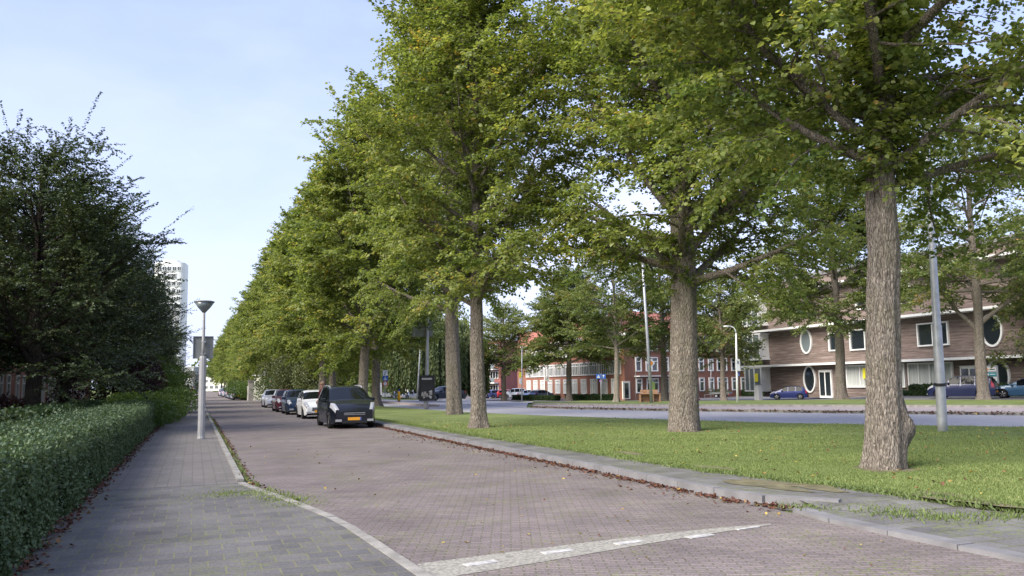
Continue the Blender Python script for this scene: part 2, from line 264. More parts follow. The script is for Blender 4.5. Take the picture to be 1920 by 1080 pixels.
# ------------------------------------------------------------------ mesh helpers
class MB:
    def __init__(s): s.v = []; s.f = []; s.m = []
    def add(s, vs, fs, m=0):
        k = len(s.v); s.v += [tuple(p) for p in vs]; s.f += [tuple(i+k for i in f) for f in fs]; s.m += [m]*len(fs)
    def box(s, c, d, rz=0, m=0):
        x, y, z = d[0]/2, d[1]/2, d[2]/2; cs, sn = math.cos(rz), math.sin(rz)
        vs = [(c[0]+a*cs-b*sn, c[1]+a*sn+b*cs, c[2]+e) for e in (-z, z) for a, b in ((-x, -y), (x, -y), (x, y), (-x, y))]
        s.add(vs, [(3, 2, 1, 0), (4, 5, 6, 7), (0, 1, 5, 4), (1, 2, 6, 5), (2, 3, 7, 6), (3, 0, 4, 7)], m)
    def tube(s, pts, rad, n=8, m=0, cap=True):
        pts = [Vector(p) for p in pts]; k = len(s.v); up = Vector((0, 0, 1))
        for i, p in enumerate(pts):
            t = (pts[min(i+1, len(pts)-1)]-pts[max(i-1, 0)]).normalized()
            a = t.cross(Vector((1, 0, 0)) if abs(t.x) < .8 else Vector((0, 1, 0))).normalized(); b = t.cross(a)
            r = rad[i] if isinstance(rad, (list, tuple)) else rad
            for j in range(n):
                w = 2*math.pi*j/n; s.v.append(tuple(p+a*math.cos(w)*r+b*math.sin(w)*r))
        for i in range(len(pts)-1):
            for j in range(n):
                s.f.append((k+i*n+j, k+i*n+(j+1) % n, k+(i+1)*n+(j+1) % n, k+(i+1)*n+j)); s.m.append(m)
        if cap:
            s.f.append(tuple(k+j for j in range(n))[::-1]); s.m.append(m)
            s.f.append(tuple(k+(len(pts)-1)*n+j for j in range(n))); s.m.append(m)
    def lathe(s, prof, c=(0, 0, 0), n=20, m=0):
        k = len(s.v)
        for r, z in prof:
            for j in range(n):
                w = 2*math.pi*j/n; s.v.append((c[0]+r*math.cos(w), c[1]+r*math.sin(w), c[2]+z))
        for i in range(len(prof)-1):
            for j in range(n):
                s.f.append((k+i*n+j, k+i*n+(j+1) % n, k+(i+1)*n+(j+1) % n, k+(i+1)*n+j)); s.m.append(m)
        s.f.append(tuple(k+j for j in range(n))[::-1]); s.m.append(m); s.f.append(tuple(k+(len(prof)-1)*n+j for j in range(n))); s.m.append(m)
    def prism(s, poly, z0, z1, m=0):
        n = len(poly); s.add([(x, y, z0) for x, y in poly]+[(x, y, z1) for x, y in poly],
            [tuple(range(n))[::-1], tuple(range(n, 2*n))]+[(i, (i+1) % n, n+(i+1) % n, n+i) for i in range(n)], m)
    def disc(s, c, rx, rz, y0, y1, n=28, m=0):   # elliptical plate in the local xz plane, thickness along y
        s.add([(c[0]+rx*math.cos(2*math.pi*i/n), y, c[2]+rz*math.sin(2*math.pi*i/n)) for y in (y0, y1) for i in range(n)],
            [tuple(range(n)), tuple(range(n, 2*n))[::-1]]+[(i, n+i, n+(i+1) % n, (i+1) % n) for i in range(n)], m)
    def ring(s, c, rx, rz, w, y0, y1, n=32, m=0):
        k = len(s.v)
        for i in range(n):
            a = 2*math.pi*i/n; ca, sa = math.cos(a), math.sin(a)
            s.v += [(c[0]+rx*ca, y0, c[2]+rz*sa), (c[0]+(rx+w)*ca, y0, c[2]+(rz+w)*sa), (c[0]+(rx+w)*ca, y1, c[2]+(rz+w)*sa), (c[0]+rx*ca, y1, c[2]+rz*sa)]
        for i in range(n):
            a, b = k+4*i, k+4*((i+1) % n)
            for j in range(4): s.f.append((a+j, b+j, b+(j+1) % 4, a+(j+1) % 4)); s.m.append(m)
    def mesh(s, name, mats, smooth=False):
        me = bpy.data.meshes.new(name); me.from_pydata(s.v, [], s.f)
        for x in mats: me.materials.append(x)
        me.polygons.foreach_set('material_index', s.m)
        if smooth: me.polygons.foreach_set('use_smooth', [True]*len(s.f))
        me.update(); return me
    def build(s, name, mats, parent=None, smooth=False, loc=None, rz=0):
        if not isinstance(mats, (list, tuple)): mats = [mats]
        o = bpy.data.objects.new(name, s.mesh(name, mats, smooth)); C.objects.link(o)
        if parent: o.parent = parent
        if loc is not None: o.location = loc
        if rz: o.rotation_euler.z = rz
        return o
def tag(o, label=None, cat=None, group=None, kind=None):
    if label: o['label'] = label
    if cat: o['category'] = cat
    if group: o['group'] = group
    if kind: o['kind'] = kind
    return o
def thing(name, label, cat, loc=(0, 0, 0), rz=0, group=None):
    o = bpy.data.objects.new(name, None); o.empty_display_size = .3; C.objects.link(o); o.location = loc; o.rotation_euler.z = rz
    return tag(o, label, cat, group)
def link(name, me, parent=None, loc=(0, 0, 0), rz=0):
    o = bpy.data.objects.new(name, me); C.objects.link(o); o.location = loc; o.rotation_euler.z = rz
    if parent: o.parent = parent
    return o
def dup(o, parent=None):
    c = o.copy(); C.objects.link(c)
    if parent: c.parent = parent
    for ch in [x for x in kids.get(o.name, [])]:
        dup(ch, c)
    return c
kids = {}
def npmesh(name, V, F4, mats, tint=None, smooth=False):
    """V (n,3) float, F4 (m,4) int quads; tint per face"""
    me = bpy.data.meshes.new(name); V = np.ascontiguousarray(V, dtype=np.float32); F4 = np.ascontiguousarray(F4, dtype=np.int32)
    me.vertices.add(len(V)); me.vertices.foreach_set('co', V.ravel())
    me.loops.add(F4.size); me.loops.foreach_set('vertex_index', F4.ravel())
    me.polygons.add(len(F4)); me.polygons.foreach_set('loop_start', np.arange(0, F4.size, F4.shape[1], dtype=np.int32))
    for x in mats: me.materials.append(x)
    if smooth: me.polygons.foreach_set('use_smooth', np.ones(len(F4), dtype=bool))
    me.update(calc_edges=True)
    if tint is not None:
        a = me.attributes.new('tint', 'FLOAT', 'POINT'); a.data.foreach_set('value', tint.astype(np.float32))
    return me
def leaves(P, D, Nn, size, tint, wid=.42, fold=.12):
    """folded leaves: base P, axis D, normal Nn, size (n,), tint (n,)"""
    n = len(P); D = D/np.maximum(1e-6, np.linalg.norm(D, axis=1))[:, None]
    Sd = np.cross(D, Nn); Sd /= np.maximum(1e-6, np.linalg.norm(Sd, axis=1))[:, None]; U = np.cross(Sd, D)
    T = np.array([(0, 0, 0), (.28, wid, fold), (.72, wid*.75, fold*.9), (1, 0, -.06), (.72, -wid*.75, fold*.9), (.28, -wid, fold)])
    V = P[:, None, :]+size[:, None, None]*(T[None, :, 0, None]*D[:, None, :]+T[None, :, 1, None]*Sd[:, None, :]+T[None, :, 2, None]*U[:, None, :])
    b = np.arange(n)[:, None]*6
    F = np.concatenate([b+np.array([[0, 1, 2, 3]]), b+np.array([[0, 3, 4, 5]])], axis=0)
    return V.reshape(-1, 3), F, np.repeat(tint, 6)
def leafmesh(name, mat, P, D, Nn, size, tint, **k):
    V, F, t = leaves(P, D, Nn, size, tint, **k); return npmesh(name, V, F, [mat], t)

# ------------------------------------------------------------------ tree generator
def tree(seed, H, R, z0, r0, nprim, leaf, per_m, shape='lime', trunk_leaf=0, mat='lime', barkm='bark', tw_len=.75, burl=False, lean=(0, 0), sec_den=2.4, droop=.12, fork=None, flare=.55):
    rg = np.random.default_rng(seed); rn = rg.random
    mb = MB()
    nT = 36; path = []; wob = rg.normal(0, .05, (nT, 2)).cumsum(0)*.5
    zs = np.concatenate([[0, .06, .14, .24, .36, .48, .6, .72, .84, .96, 1.1, 1.3], np.linspace(1.6, H*.95, nT-12)])
    ph = rn(3)*6.28
    TP = [Vector((wob[i, 0]*min(1, z/5)+lean[0]*z, wob[i, 1]*min(1, z/5)+lean[1]*z, z)) for i, z in enumerate(zs)]
    rad = lambda z: r0*(.12+.88*max(0, 1-z/H)**.8)
    # trunk with ridges, root flare and knots
    ns = 72 if burl else 36
    k = len(mb.v)
    for i, z in enumerate(zs):
        for j in range(ns):
            w = 2*math.pi*j/ns
            r = rad(z)*(1+.035*math.sin(5*w+ph[0]+z*.7)+.03*math.sin(9*w+ph[1]-z*.4)+.04*math.sin(3*w+z*1.3+ph[2]))
            r += r0*flare*(1+.5*math.sin(4*w+ph[1])+.25*math.sin(7*w+ph[0]))*math.exp(-z/.34)
            if burl:
                dz = (z-.72)/.34; dw = (w-burl+math.pi) % (2*math.pi)-math.pi
                r += .17*math.exp(-dz*dz-(dw/.5)**2)*(1+.35*math.sin(9*w+11*z))
            mb.v.append((TP[i].x+r*math.cos(w), TP[i].y+r*math.sin(w), z-.05 if i == 0 else z))
    for i in range(len(zs)-1):
        for j in range(ns): mb.f.append((k+i*ns+j, k+i*ns+(j+1) % ns, k+(i+1)*ns+(j+1) % ns, k+(i+1)*ns+j)); mb.m.append(0)
    def tpos(z):
        i = int(np.searchsorted(zs, z))-1; i = max(0, min(len(zs)-2, i)); a = (z-zs[i])/(zs[i+1]-zs[i]); return TP[i].lerp(TP[i+1], a)
    LP, LD, LN, LS, LT = [], [], [], [], []
    def twig(p, d, ln, den=1.):
        n = max(3, int(ln*per_m*den)); u = (np.arange(n)+rn(n))/n
        d = d/np.linalg.norm(d); side = np.cross(d, [0, 0, 1.]); side /= max(1e-3, np.linalg.norm(side))
        pts = p+d*(u*ln)[:, None]; pts[:, 2] -= droop*ln*u*u
        sg = np.where(np.arange(n) % 2 == 0, 1., -1.)[:, None]
        pts = pts+rg.normal(0, .045 if shape != 'shoot' else .02, (n, 3))
        ax = d*.5+side*sg*.9+rg.normal(0, .35, (n, 3)); ax[:, 2] -= .28
        nn = np.array([0, 0, 1.])+rg.normal(0, .45, (n, 3))
        LP.append(pts); LD.append(ax); LN.append(nn); LS.append(leaf*(.7+.55*rn(n))); LT.append(np.clip(base_t+rg.normal(0, .17, n), 0, 1))
    hang = 0.
    def branch(p, d, ln, r, level, cz):
        nonlocal base_t
        n = 6; pts = [p.copy()]; dd = d/np.linalg.norm(d)
        for i in range(n):
            dd = dd+rg.normal(0, .09, 3); dd[2] += (-.03 if level == 1 else -.02)*droop*4+(.05 if shape in ('lime', 'shoot') and level == 1 and d[2] > .3 else 0); dd /= np.linalg.norm(dd)
            pts.append(pts[-1]+dd*ln/n)
        pts = np.array(pts)
        rr = [r*(1-.85*i/n) for i in range(n+1)]
        if r > .006: mb.tube([Vector(q) for q in pts], rr, 7 if level == 1 else 4, 0, cap=False)
        def at(u):
            x = u*n; i = min(n-1, int(x)); return pts[i]+(pts[i+1]-pts[i])*(x-i), (pts[i+1]-pts[i])/np.linalg.norm(pts[i+1]-pts[i])
        if level == 1:
            m_ = max(3, int(ln*sec_den))
            for i in range(m_):
                u = .22+.78*(i+rn())/m_; q, t = at(u); sd_ = np.cross(t, [0, 0, 1.]); sd_ /= max(1e-3, np.linalg.norm(sd_))
                base_t = np.clip(rg.normal(.45, .16), 0, 1)
                dv = t*.55+sd_*(1 if i % 2 else -1)*(.55+.4*rn())+np.array([0, 0, rg.normal(.12-hang*1.5, .3)])
                branch(q, dv, (.32+.25*rn())*ln*(1.15-.65*u)+.45, r*.4*(1.1-u), 2, cz)
            twig(pts[-2], dd, tw_len*1.2)
            if shape == 'lime':
                for i in range(int(ln*2.2)):
                    q, t = at(.06+.6*rn()); base_t = np.clip(rg.normal(.4, .15), 0, 1); twig(q, rg.normal(0, 1, 3)*np.array([1, 1, .6])+t*.3, tw_len*(.5+.5*rn()))
        else:
            m_ = max(2, int(ln/.24)); 
            for i in range(m_):
                u = .12+.88*(i+rn())/m_; q, t = at(u); sd_ = np.cross(t, [0, 0, 1.]); sd_ /= max(1e-3, np.linalg.norm(sd_))
                dv = t*.7+sd_*(1 if i % 2 else -1)*.7+np.array([0, 0, rg.normal(.05-hang*.8, .35)])
                twig(q, dv, tw_len*(.5+.7*rn()))
            twig(pts[-1]-dd*.1, dd, tw_len)
    base_t = .5
    for i in range(nprim):
        t = (i+.5*rn())/nprim; z = z0+(H*.95-z0)*t**.92
        az = i*2.39996+rg.normal(0, .3)
        if shape == 'lime': prof = (.74+.26*min(1, t/.2))*max(.16, (1-max(0, t-.3)/.7)**.62); el = math.radians(24+46*min(1, t*1.2)+rg.normal(0, 9)); hang = .3*max(0, 1-t*2.2)
        elif shape == 'broad': prof = max(.2, math.sin(math.pi*min(1, .36+.64*t))**.7); el = math.radians(4+62*t+rg.normal(0, 9))
        elif shape == 'shoot': prof = max(.2, math.sin(math.pi*min(1, .32+.66*t))**.6); el = math.radians(22+40*t+rg.normal(0, 10))
        ln = R*prof*(.86+.26*rn())
        d = np.array([math.cos(az)*math.cos(el), math.sin(az)*math.cos(el), math.sin(el)])
        b = tpos(z-.1*ln if z > z0+.5 else z)
        branch(np.array(b), d, ln*1.04, rad(z)*.42*(.6+.4*prof)+.012, 1, z)
        if shape == 'shoot' and rn() < .7 and t < .8:      # long bare-tipped shoots beyond the crown
            tip = np.array(b)+d*ln; base_t = .6
            dd = d+np.array([0, 0, .25]); twig(tip, dd, 1.7+1.2*rn(), .8)
    if fork:
        for az, el, ln, z, r in fork:
            d = np.array([math.cos(az)*math.cos(el), math.sin(az)*math.cos(el), math.sin(el)])
            branch(np.array(tpos(z)), d, ln, r, 1, z)
    for i in range(trunk_leaf):
        z = z0+.15+rn()*(H*.7-z0); az = rn()*6.28; base_t = np.clip(rg.normal(.4, .15), 0, 1)
        b = np.array(tpos(z)); d = np.array([math.cos(az), math.sin(az), rg.normal(.1, .35)]); twig(b+d*rad(z)*.9, d, .35+.45*rn())
    # crown top leader
    base_t = .6
    for i in range(10): twig(np.array(tpos(H*.94)), np.array([rg.normal(0, .5), rg.normal(0, .5), 1.]), 1.1)
    P = np.concatenate(LP); me_c = leafmesh('crown', M[mat], P, np.concatenate(LD), np.concatenate(LN), np.concatenate(LS), np.concatenate(LT))
    print('tree', seed, 'leaves', len(P))
    return mb.mesh('trunk', [M[barkm]], True), me_c
def place_tree(name, meshes, loc, label, cat='tree', group=None, rz=0, sc=(1, 1, 1)):
    t = thing(name, label, cat, loc, rz, group); t.scale = sc
    link('trunk', meshes[0], t); link('crown', meshes[1], t); return t
def bush_mesh(seed, dims, n, leaf, mat, lumps=7):
    rg = np.random.default_rng(seed); cs = rg.normal(0, .33, (lumps, 3)); cs[:, 2] = rg.uniform(.25, .7, lumps); cs[:, :2] = np.clip(cs[:, :2], -.5, .5)
    rr = rg.uniform(.28, .46, lumps); k = rg.integers(0, lumps, n); d = rg.normal(0, 1, (n, 3)); d /= np.linalg.norm(d, axis=1)[:, None]
    rad = rr[k]*(1-.5*rg.random(n)**2.2)*(1+.12*np.sin(d[:, 0]*9+k)*np.sin(d[:, 2]*8))
    P = cs[k]+d*rad[:, None]; 
    low = P[:, 2] < 0; P[low, 2] = rg.random(low.sum())*.3
    P = P*np.array(dims)
    ax = d+rg.normal(0, .6, (n, 3)); nn = d+rg.normal(0, .6, (n, 3))+np.array([0, 0, .4])
    return leafmesh('foliage', M[mat], P, ax, nn, leaf*(.7+.6*rg.random(n)), np.clip(rg.normal(.45, .12, n)+rg.normal(0, .12, lumps)[k], 0, 1))
def stems(n, h, r, seed, m='barkdark', sp=.25):
    rg = random.Random(seed); mb = MB()
    for i in range(n):
        a = rg.random()*6.28; s = sp*rg.random(); mb.tube([(s*.3*math.cos(a), s*.3*math.sin(a), -.03), (s*math.cos(a), s*math.sin(a), h*.5), (2.2*s*math.cos(a), 2.2*s*math.sin(a), h)], [r, r*.7, r*.25], 6)
    return mb.mesh('stem', [M[m]], True)
def shrub(name, loc, dims, n, leaf, mat, label, seed, group=None, rz=0):
    t = thing(name, label, 'shrub', loc, rz, group); link('foliage', bush_mesh(seed, dims, n, leaf, mat), t)
    link('stem', stems(5, dims[2]*.75, .03*dims[2]**.5, seed), t); return t

def hedge(name, A, B, w, h, n, leaf, mat, label, z=0, near=None, rough=.05, seed=1, group=None, core=.86):
    """clipped hedge from A to B (its right-hand bottom edge as seen looking A->B is the line), growing to the left"""
    rg = np.random.default_rng(seed); A = np.array(A[:2], float); B = np.array(B[:2], float); Ln = np.linalg.norm(B-A); t = (B-A)/Ln; s = np.array([-t[1], t[0]])
    root = thing(name, label, 'hedge', (A[0], A[1], z), math.atan2(t[1], t[0]), group)
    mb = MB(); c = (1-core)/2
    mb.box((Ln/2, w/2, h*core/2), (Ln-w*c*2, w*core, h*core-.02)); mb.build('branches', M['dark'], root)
    per = np.array([w, h, h]); per = per/per.sum(); which = rg.choice(3, n, p=per)
    u = rg.random(n) if near is None else near(rg.random(n))
    a = rg.random(n); P = np.zeros((n, 3)); Nn = np.zeros((n, 3))
    P[:, 0] = u*Ln
    dep = np.abs(rg.normal(0, 1, n))*rough
    wav = .035*np.sin(P[:, 0]*1.7)+.03*np.sin(P[:, 0]*4.1+a*3)+.025*np.sin(P[:, 0]*9.3+a*7)
    m0 = which == 0; P[m0, 1] = a[m0]*w; P[m0, 2] = h-dep[m0]+wav[m0]; Nn[m0] = (0, 0, 1)
    m1_ = which == 1; P[m1_, 1] = dep[m1_]-wav[m1_]-.02; P[m1_, 2] = a[m1_]*h; Nn[m1_] = (0, -1, .15)
    m2_ = which == 2; P[m2_, 1] = w-dep[m2_]+wav[m2_]; P[m2_, 2] = a[m2_]*h; Nn[m2_] = (0, 1, .15)
    # ends
    e = rg.random(n) < min(.2, w/Ln); P[e & (u < .5), 0] = dep[e & (u < .5)]; P[e & (u >= .5), 0] = Ln-dep[e & (u >= .5)]
    P[e, 1] = rg.random(e.sum())*w; P[e, 2] = rg.random(e.sum())*h
    # sprigs stick out of the clipped face
    sp = rg.random(n) < .05; P[sp] += Nn[sp]*(.06+.07*rg.random((sp.sum(), 1)))
    nn = Nn+rg.normal(0, .55, (n, 3)); ax = rg.normal(0, 1, (n, 3))+np.array([0, 0, .35])+Nn*.5
    clump = .12*np.sin(P[:, 0]*3.1+P[:, 2]*4)+.12*np.sin(P[:, 0]*7.7-P[:, 2]*9+P[:, 1]*6)
    me = leafmesh('foliage', M[mat], P, ax, nn, leaf*(.65+.7*rg.random(n)), np.clip(rg.normal(.42, .17, n)+clump, 0, 1))
    link('foliage', me, root); return root

# ------------------------------------------------------------------ GROUND
def ribbon(name, A, B, m, dz=.0, label=None, sub=6, uselev=True, kind='structure'):
    """surface between two polylines of equal length"""
    V = []; F = []; nx = 0
    AA, BB = [], []
    for i in range(len(A)-1):
        for k in range(sub):
            t = k/sub; AA.append(Vector(A[i]).lerp(Vector(A[i+1]), t)); BB.append(Vector(B[i]).lerp(Vector(B[i+1]), t))
    AA.append(Vector(A[-1])); BB.append(Vector(B[-1])); q = 5
    for a, b in zip(AA, BB):
        for k in range(q+1):
            p = a.lerp(b, k/q); V.append((p.x, p.y, (gz(p.x, p.y) if uselev else 0)+dz))
    for i in range(len(AA)-1):
        for k in range(q): F.append((i*(q+1)+k, i*(q+1)+k+1, (i+1)*(q+1)+k+1, (i+1)*(q+1)+k))
    mb = MB(); mb.add(V, F); o = mb.build(name, m); o['kind'] = kind
    if o.data.polygons[0].normal.z < 0: o.data.flip_normals()
    return o
def v2(x, y): return Vector((x, y, 0))
# base ground reaching the horizon, following the gentle fall of the land to the east
xs = sorted(set([-3000, -1200, -500, -200, -100]+list(range(-60, 260, 6))+[300, 500, 1200, 3000])); ys = sorted(set([-3000, -500, -100, -40]+list(range(-20, 320, 6))+[400, 600, 1200, 3500]))
mb = MB(); mb.add([(x, y, gz(x, y)-.06) for y in ys for x in xs], [(j*len(xs)+i, j*len(xs)+i+1, (j+1)*len(xs)+i+1, (j+1)*len(xs)+i) for j in range(len(ys)-1) for i in range(len(xs)-1)])
o = mb.build('ground', M['grass'], smooth=True); o['kind'] = 'structure'
KX = 7.15      # right-hand kerb line of the brick street
LX = .84       # left-hand kerb line
# brick street + crossing in front
mb = MB(); mb.prism([(LX+.02, 16.3), (1.1, 14.6), (1.41, 13.2), (1.80, 10.9), (1.95, 8.2), (2.15, 4), (2.4, -12), (40, -12), (40, 3.2), (KX, 5.9), (KX, 440), (LX+.02, 440)], -.05, 0)
tag(mb.build('brick_street', M['street']), kind='structure')
# left pavement: near tiles, far clinkers
mb = MB(); mb.prism([(-1.75, -12), (2.28, -12), (2.03, 4), (1.83, 8.2), (1.68, 10.9), (1.29, 13.2), (.98, 14.6), (.74, 15.9), (-1.75, 15.9)], -.03, .03)
tag(mb.build('pavement', M['tiles']), kind='structure')
mb = MB(); mb.prism([(-1.75, 15.9), (.74, 15.9), (.74, 440), (-1.75, 440)], -.03, .034)
tag(mb.build('pavement', M['tilesfar']), kind='structure')
# kerbs
mb = MB()
y = 16.1
while y < 300: mb.box((LX-.04, y+.495, .015), (.12, .985, .13)); y += 1.0
tag(mb.build('kerb', M['kerbl']), kind='structure')
def kerbline(pts, w, z0, z1, name, m, seg=1.0):
    mb = MB(); P = [Vector((p[0], p[1], 0)) for p in pts]; d = [0]
    for i in range(len(P)-1): d.append(d[-1]+(P[i+1]-P[i]).length)
    def at(s):
        for i in range(len(P)-1):
            if s <= d[i+1] or i == len(P)-2: return P[i].lerp(P[i+1], min(1, (s-d[i])/(d[i+1]-d[i])))
    s = 0; k = 0
    while s < d[-1]-.2:
        a, b = at(s+.006), at(min(d[-1], s+seg)-.006); t = (b-a).normalized(); n_ = Vector((-t.y, t.x, 0))*w/2; j = (random.random()-.5)*.008
        mb.prism([tuple((a-n_)[:2]), tuple((b-n_)[:2]), tuple((b+n_)[:2]), tuple((a+n_)[:2])], z0, z1+j); s += seg; k += 1
    return tag(mb.build(name, m), kind='structure')
kerbline([(.80, 16.0), (1.04, 14.6), (1.35, 13.2), (1.74, 10.9), (1.89, 8.2), (2.09, 4), (2.34, -12)], .12, -.04, .036, 'kerb', M['kerbl'], .8)
kerbline([(7.9, 9.15), (7.45, 9.55), (7.22, 10.3), (KX+.07, 12), (KX+.07, 60), (KX+.07, 300)], .15, -.05, .125, 'kerb', M['kerb'], 1.0)
kerbline([(7.32, 9.22), (7.17, 8.9), (7.14, 8.2), (7.16, 5.9), (7.6, 2), (9, -6)], .22, -.05, .05, 'kerb', M['kerb'], .9)
# paving strip beside the right kerb and worn slabs at the corner
mb = MB(); mb.prism([(KX+.16, 10.2), (7.55, 9.7), (8.0, 9.3), (8.9, 10.1), (8.45, 13), (8.35, 18), (8.1, 24), (7.9, 40), (7.9, 300), (KX+.16, 300)], 0, .115)
tag(mb.build('kerb_paving', M['strip']), kind='structure')
mb = MB(); mb.add([(KX+.2, 10.2, .116), (7.55, 9.7, .116), (8.0, 9.3, .116), (8.9, 10.1, .116), (7.9, 8.5, .048), (9.3, 8.3, .048), (7.5, 9.0, .048)], [(1, 6, 4, 2), (2, 4, 5, 3)]); tag(mb.build('corner_ramp', M['strip']), kind='structure')
mb = MB(); mb.prism([(7.26, 9.1), (7.28, 5.9), (7.7, 2), (9.1, -6), (30, -6), (30, -2), (12, 5.2), (9.35, 7.8), (8.9, 10.0), (8.0, 9.2), (7.5, 9.3)], -.03, .045)
tag(mb.build('corner_paving', M['strip']), kind='structure')
# flush speckled band across the street mouth with white blocks
A = [(1.98, 7.45), (3.1, 7.73), (4.5, 8.12), (5.6, 8.38), (6.35, 8.53)]; B = [(2.02, 8.15), (3.3, 8.36), (4.6, 8.55), (5.7, 8.62), (6.4, 8.6)]
mb = MB(); mb.add([(x, y, .004) for x, y in A+B], [(i, i+1, 5+i+1, 5+i) for i in range(4)])
tag(mb.build('crossing_band', M['band']), kind='structure')
mb = MB()
for px, py in ((902, 1057), (1045, 1035), (1180, 1018), (1312, 1006), (1402, 991)):
    p = G(px, py, 0); a = math.atan2(.25, 1.25); L_ = .34; w_ = .12*(.5 if px > 1390 else 1)
    mb.box((p.x, p.y, .006), (L_, w_, .008), a)
tag(mb.build('crossing_markings', M['whiteline']), kind='structure')
# main road
NE = [v2(60, -46), v2(36, -4), v2(23.6, 19.2), v2(19.9, 25.1), v2(17.55, 32.1), v2(15.5, 38.9), v2(13.9, 48), v2(13.1, 62.6), v2(12.9, 90), v2(12.9, 440)]
FE = [v2(72, -44), v2(45, 2.5), v2(32.5, 26.3), v2(27.8, 35), v2(23.9, 43.4), v2(21.3, 53.3), v2(20.9, 66), v2(20.9, 80), v2(20.9, 100), v2(20.9, 440)]
ribbon('main_road', NE, FE, M['asphalt'], .0)
# verge between street and main road (raised), as one sheet
VA = [v2(34, -12), v2(12, 5.3), v2(9.4, 7.8), v2(8.9, 10.1), v2(8.45, 13), v2(8.35, 18), v2(8.1, 24), v2(7.9, 40), v2(7.9, 62), v2(7.9, 90), v2(7.9, 440)]
VB = [v2(41, -12), v2(31, 5), v2(23.4, 19.4), v2(21.6, 22.2), v2(19.7, 25.3), v2(17.4, 32.2), v2(15.4, 38.9), v2(13.8, 48), v2(13.0, 62.6), v2(12.8, 90), v2(12.8, 440)]
ribbon('verge', VA, VB, M['grass'], .12)
mb = MB()      # low edge of the verge towards the road
for i in range(len(VB)-1):
    a, b = VB[i], VB[i+1]; mb.add([(a.x, a.y, .12), (b.x, b.y, .12), (b.x+.12, b.y, -.05), (a.x+.12, a.y, -.05)], [(0, 1, 2, 3)])
for i in range(4):
    a, b = VA[i], VA[i+1]; mb.add([(a.x, a.y, .12), (b.x, b.y, .12), (b.x-.12, b.y-.05, -.05), (a.x-.12, a.y-.05, -.05)], [(0, 1, 2, 3)])
tag(mb.build('verge_edge', M['soil']), kind='structure')
# dashed line on the main road
def along(Pl, Ql, f, spec, width, m, name):
    mid = [a.lerp(b, f) for a, b in zip(Pl, Ql)]; d = [0]
    for i in range(len(mid)-1): d.append(d[-1]+(mid[i+1]-mid[i]).length)
    def at(s):
        for i in range(len(mid)-1):
            if s <= d[i+1]: return mid[i].lerp(mid[i+1], (s-d[i])/(d[i+1]-d[i])), (mid[i+1]-mid[i]).normalized()
        return mid[-1], (mid[-1]-mid[-2]).normalized()
    mb = MB(); s = 1.
    while s < min(d[-1], 330):
        a, t = at(s); b, _t = at(s+spec[0]); n_ = Vector((-t.y, t.x, 0))*width/2
        mb.add([(q.x, q.y, .006) for q in (a-n_, b-n_, b+n_, a+n_)], [(0, 1, 2, 3)]); s += spec[0]+spec[1]
    return tag(mb.build(name, m), kind='structure')
along(NE, FE, .50, (2.6, 4.6), .14, M['whiteline'], 'road_markings')
along(NE, FE, .93, (1.2, 1.2), .10, M['whiteline'], 'road_markings')
# far side strips
def row(l): return [G(px, py) for px, py in l]
def ext(P, a=40):   # prolong to the right of the frame
    d = (P[0]-P[1]).normalized(); return [P[0]+d*a]+P
S1 = ext(row([(1920, 778.5), (1700, 776), (1490, 773.5), (1340, 771.5), (1200, 769.5), (1090, 767.5), (1000, 764.5)]))
S2 = ext(row([(1920, 766), (1700, 765), (1490, 764), (1340, 763.5), (1200, 762.5), (1090, 761.5), (1000, 760)]))
S3 = ext(row([(1920, 752.5), (1700, 752.3), (1490, 752), (1340, 752), (1200, 752), (1090, 752), (1000, 753)]))
S4 = ext(row([(1920, 744), (1700, 742.5), (1490, 742), (1340, 742), (1200, 743), (1090, 744), (1000, 746)]))
ribbon('cycle_path', S1, S2, M['path'], .05)
ribbon('far_verge', S2, S3, M['grass'], .10)
ribbon('service_road', S3, S4, M['asphalt2'], .03)
for Pl, nm in ((S1, .13), (S2, .17)):
    mb = MB()
    for i in range(len(Pl)-1):
        a, b = Pl[i], Pl[i+1]; t = (b-a).normalized(); n_ = Vector((-t.y, t.x, 0))*.10
        mb.prism([tuple((a-n_)[:2]), tuple((b-n_)[:2]), tuple((b+n_)[:2]), tuple((a+n_)[:2])], -.05, nm)
    tag(mb.build('kerb', M['kerbl']), kind='structure')
# median island and junction asphalt to the left
mb = MB(); mb.prism([(16.6, 63), (17.2, 62.6), (17.7, 64), (17.9, 300), (16.7, 300)], -.05, .13)
tag(mb.build('median_island', M['path']), kind='structure')
ribbon('side_road', [v2(20.95, 54), v2(20.95, 72), v2(20.95, 92)], [Vector(S3[-1])+Vector((-.4, 0, 0)), v2(60, 105), v2(60, 128)], M['asphalt'], .012)
ribbon('parking_lot', [v2(24, 108), v2(24, 150)], [v2(110, 150), v2(90, 200)], M['asphalt2'], .02)
# side street and driveway left of the far car row
mb = MB(); mb.box((-6.2, 60, -.03), (9.0, 150, .07)); tag(mb.build('garden_soil', M['soil']), kind='structure')

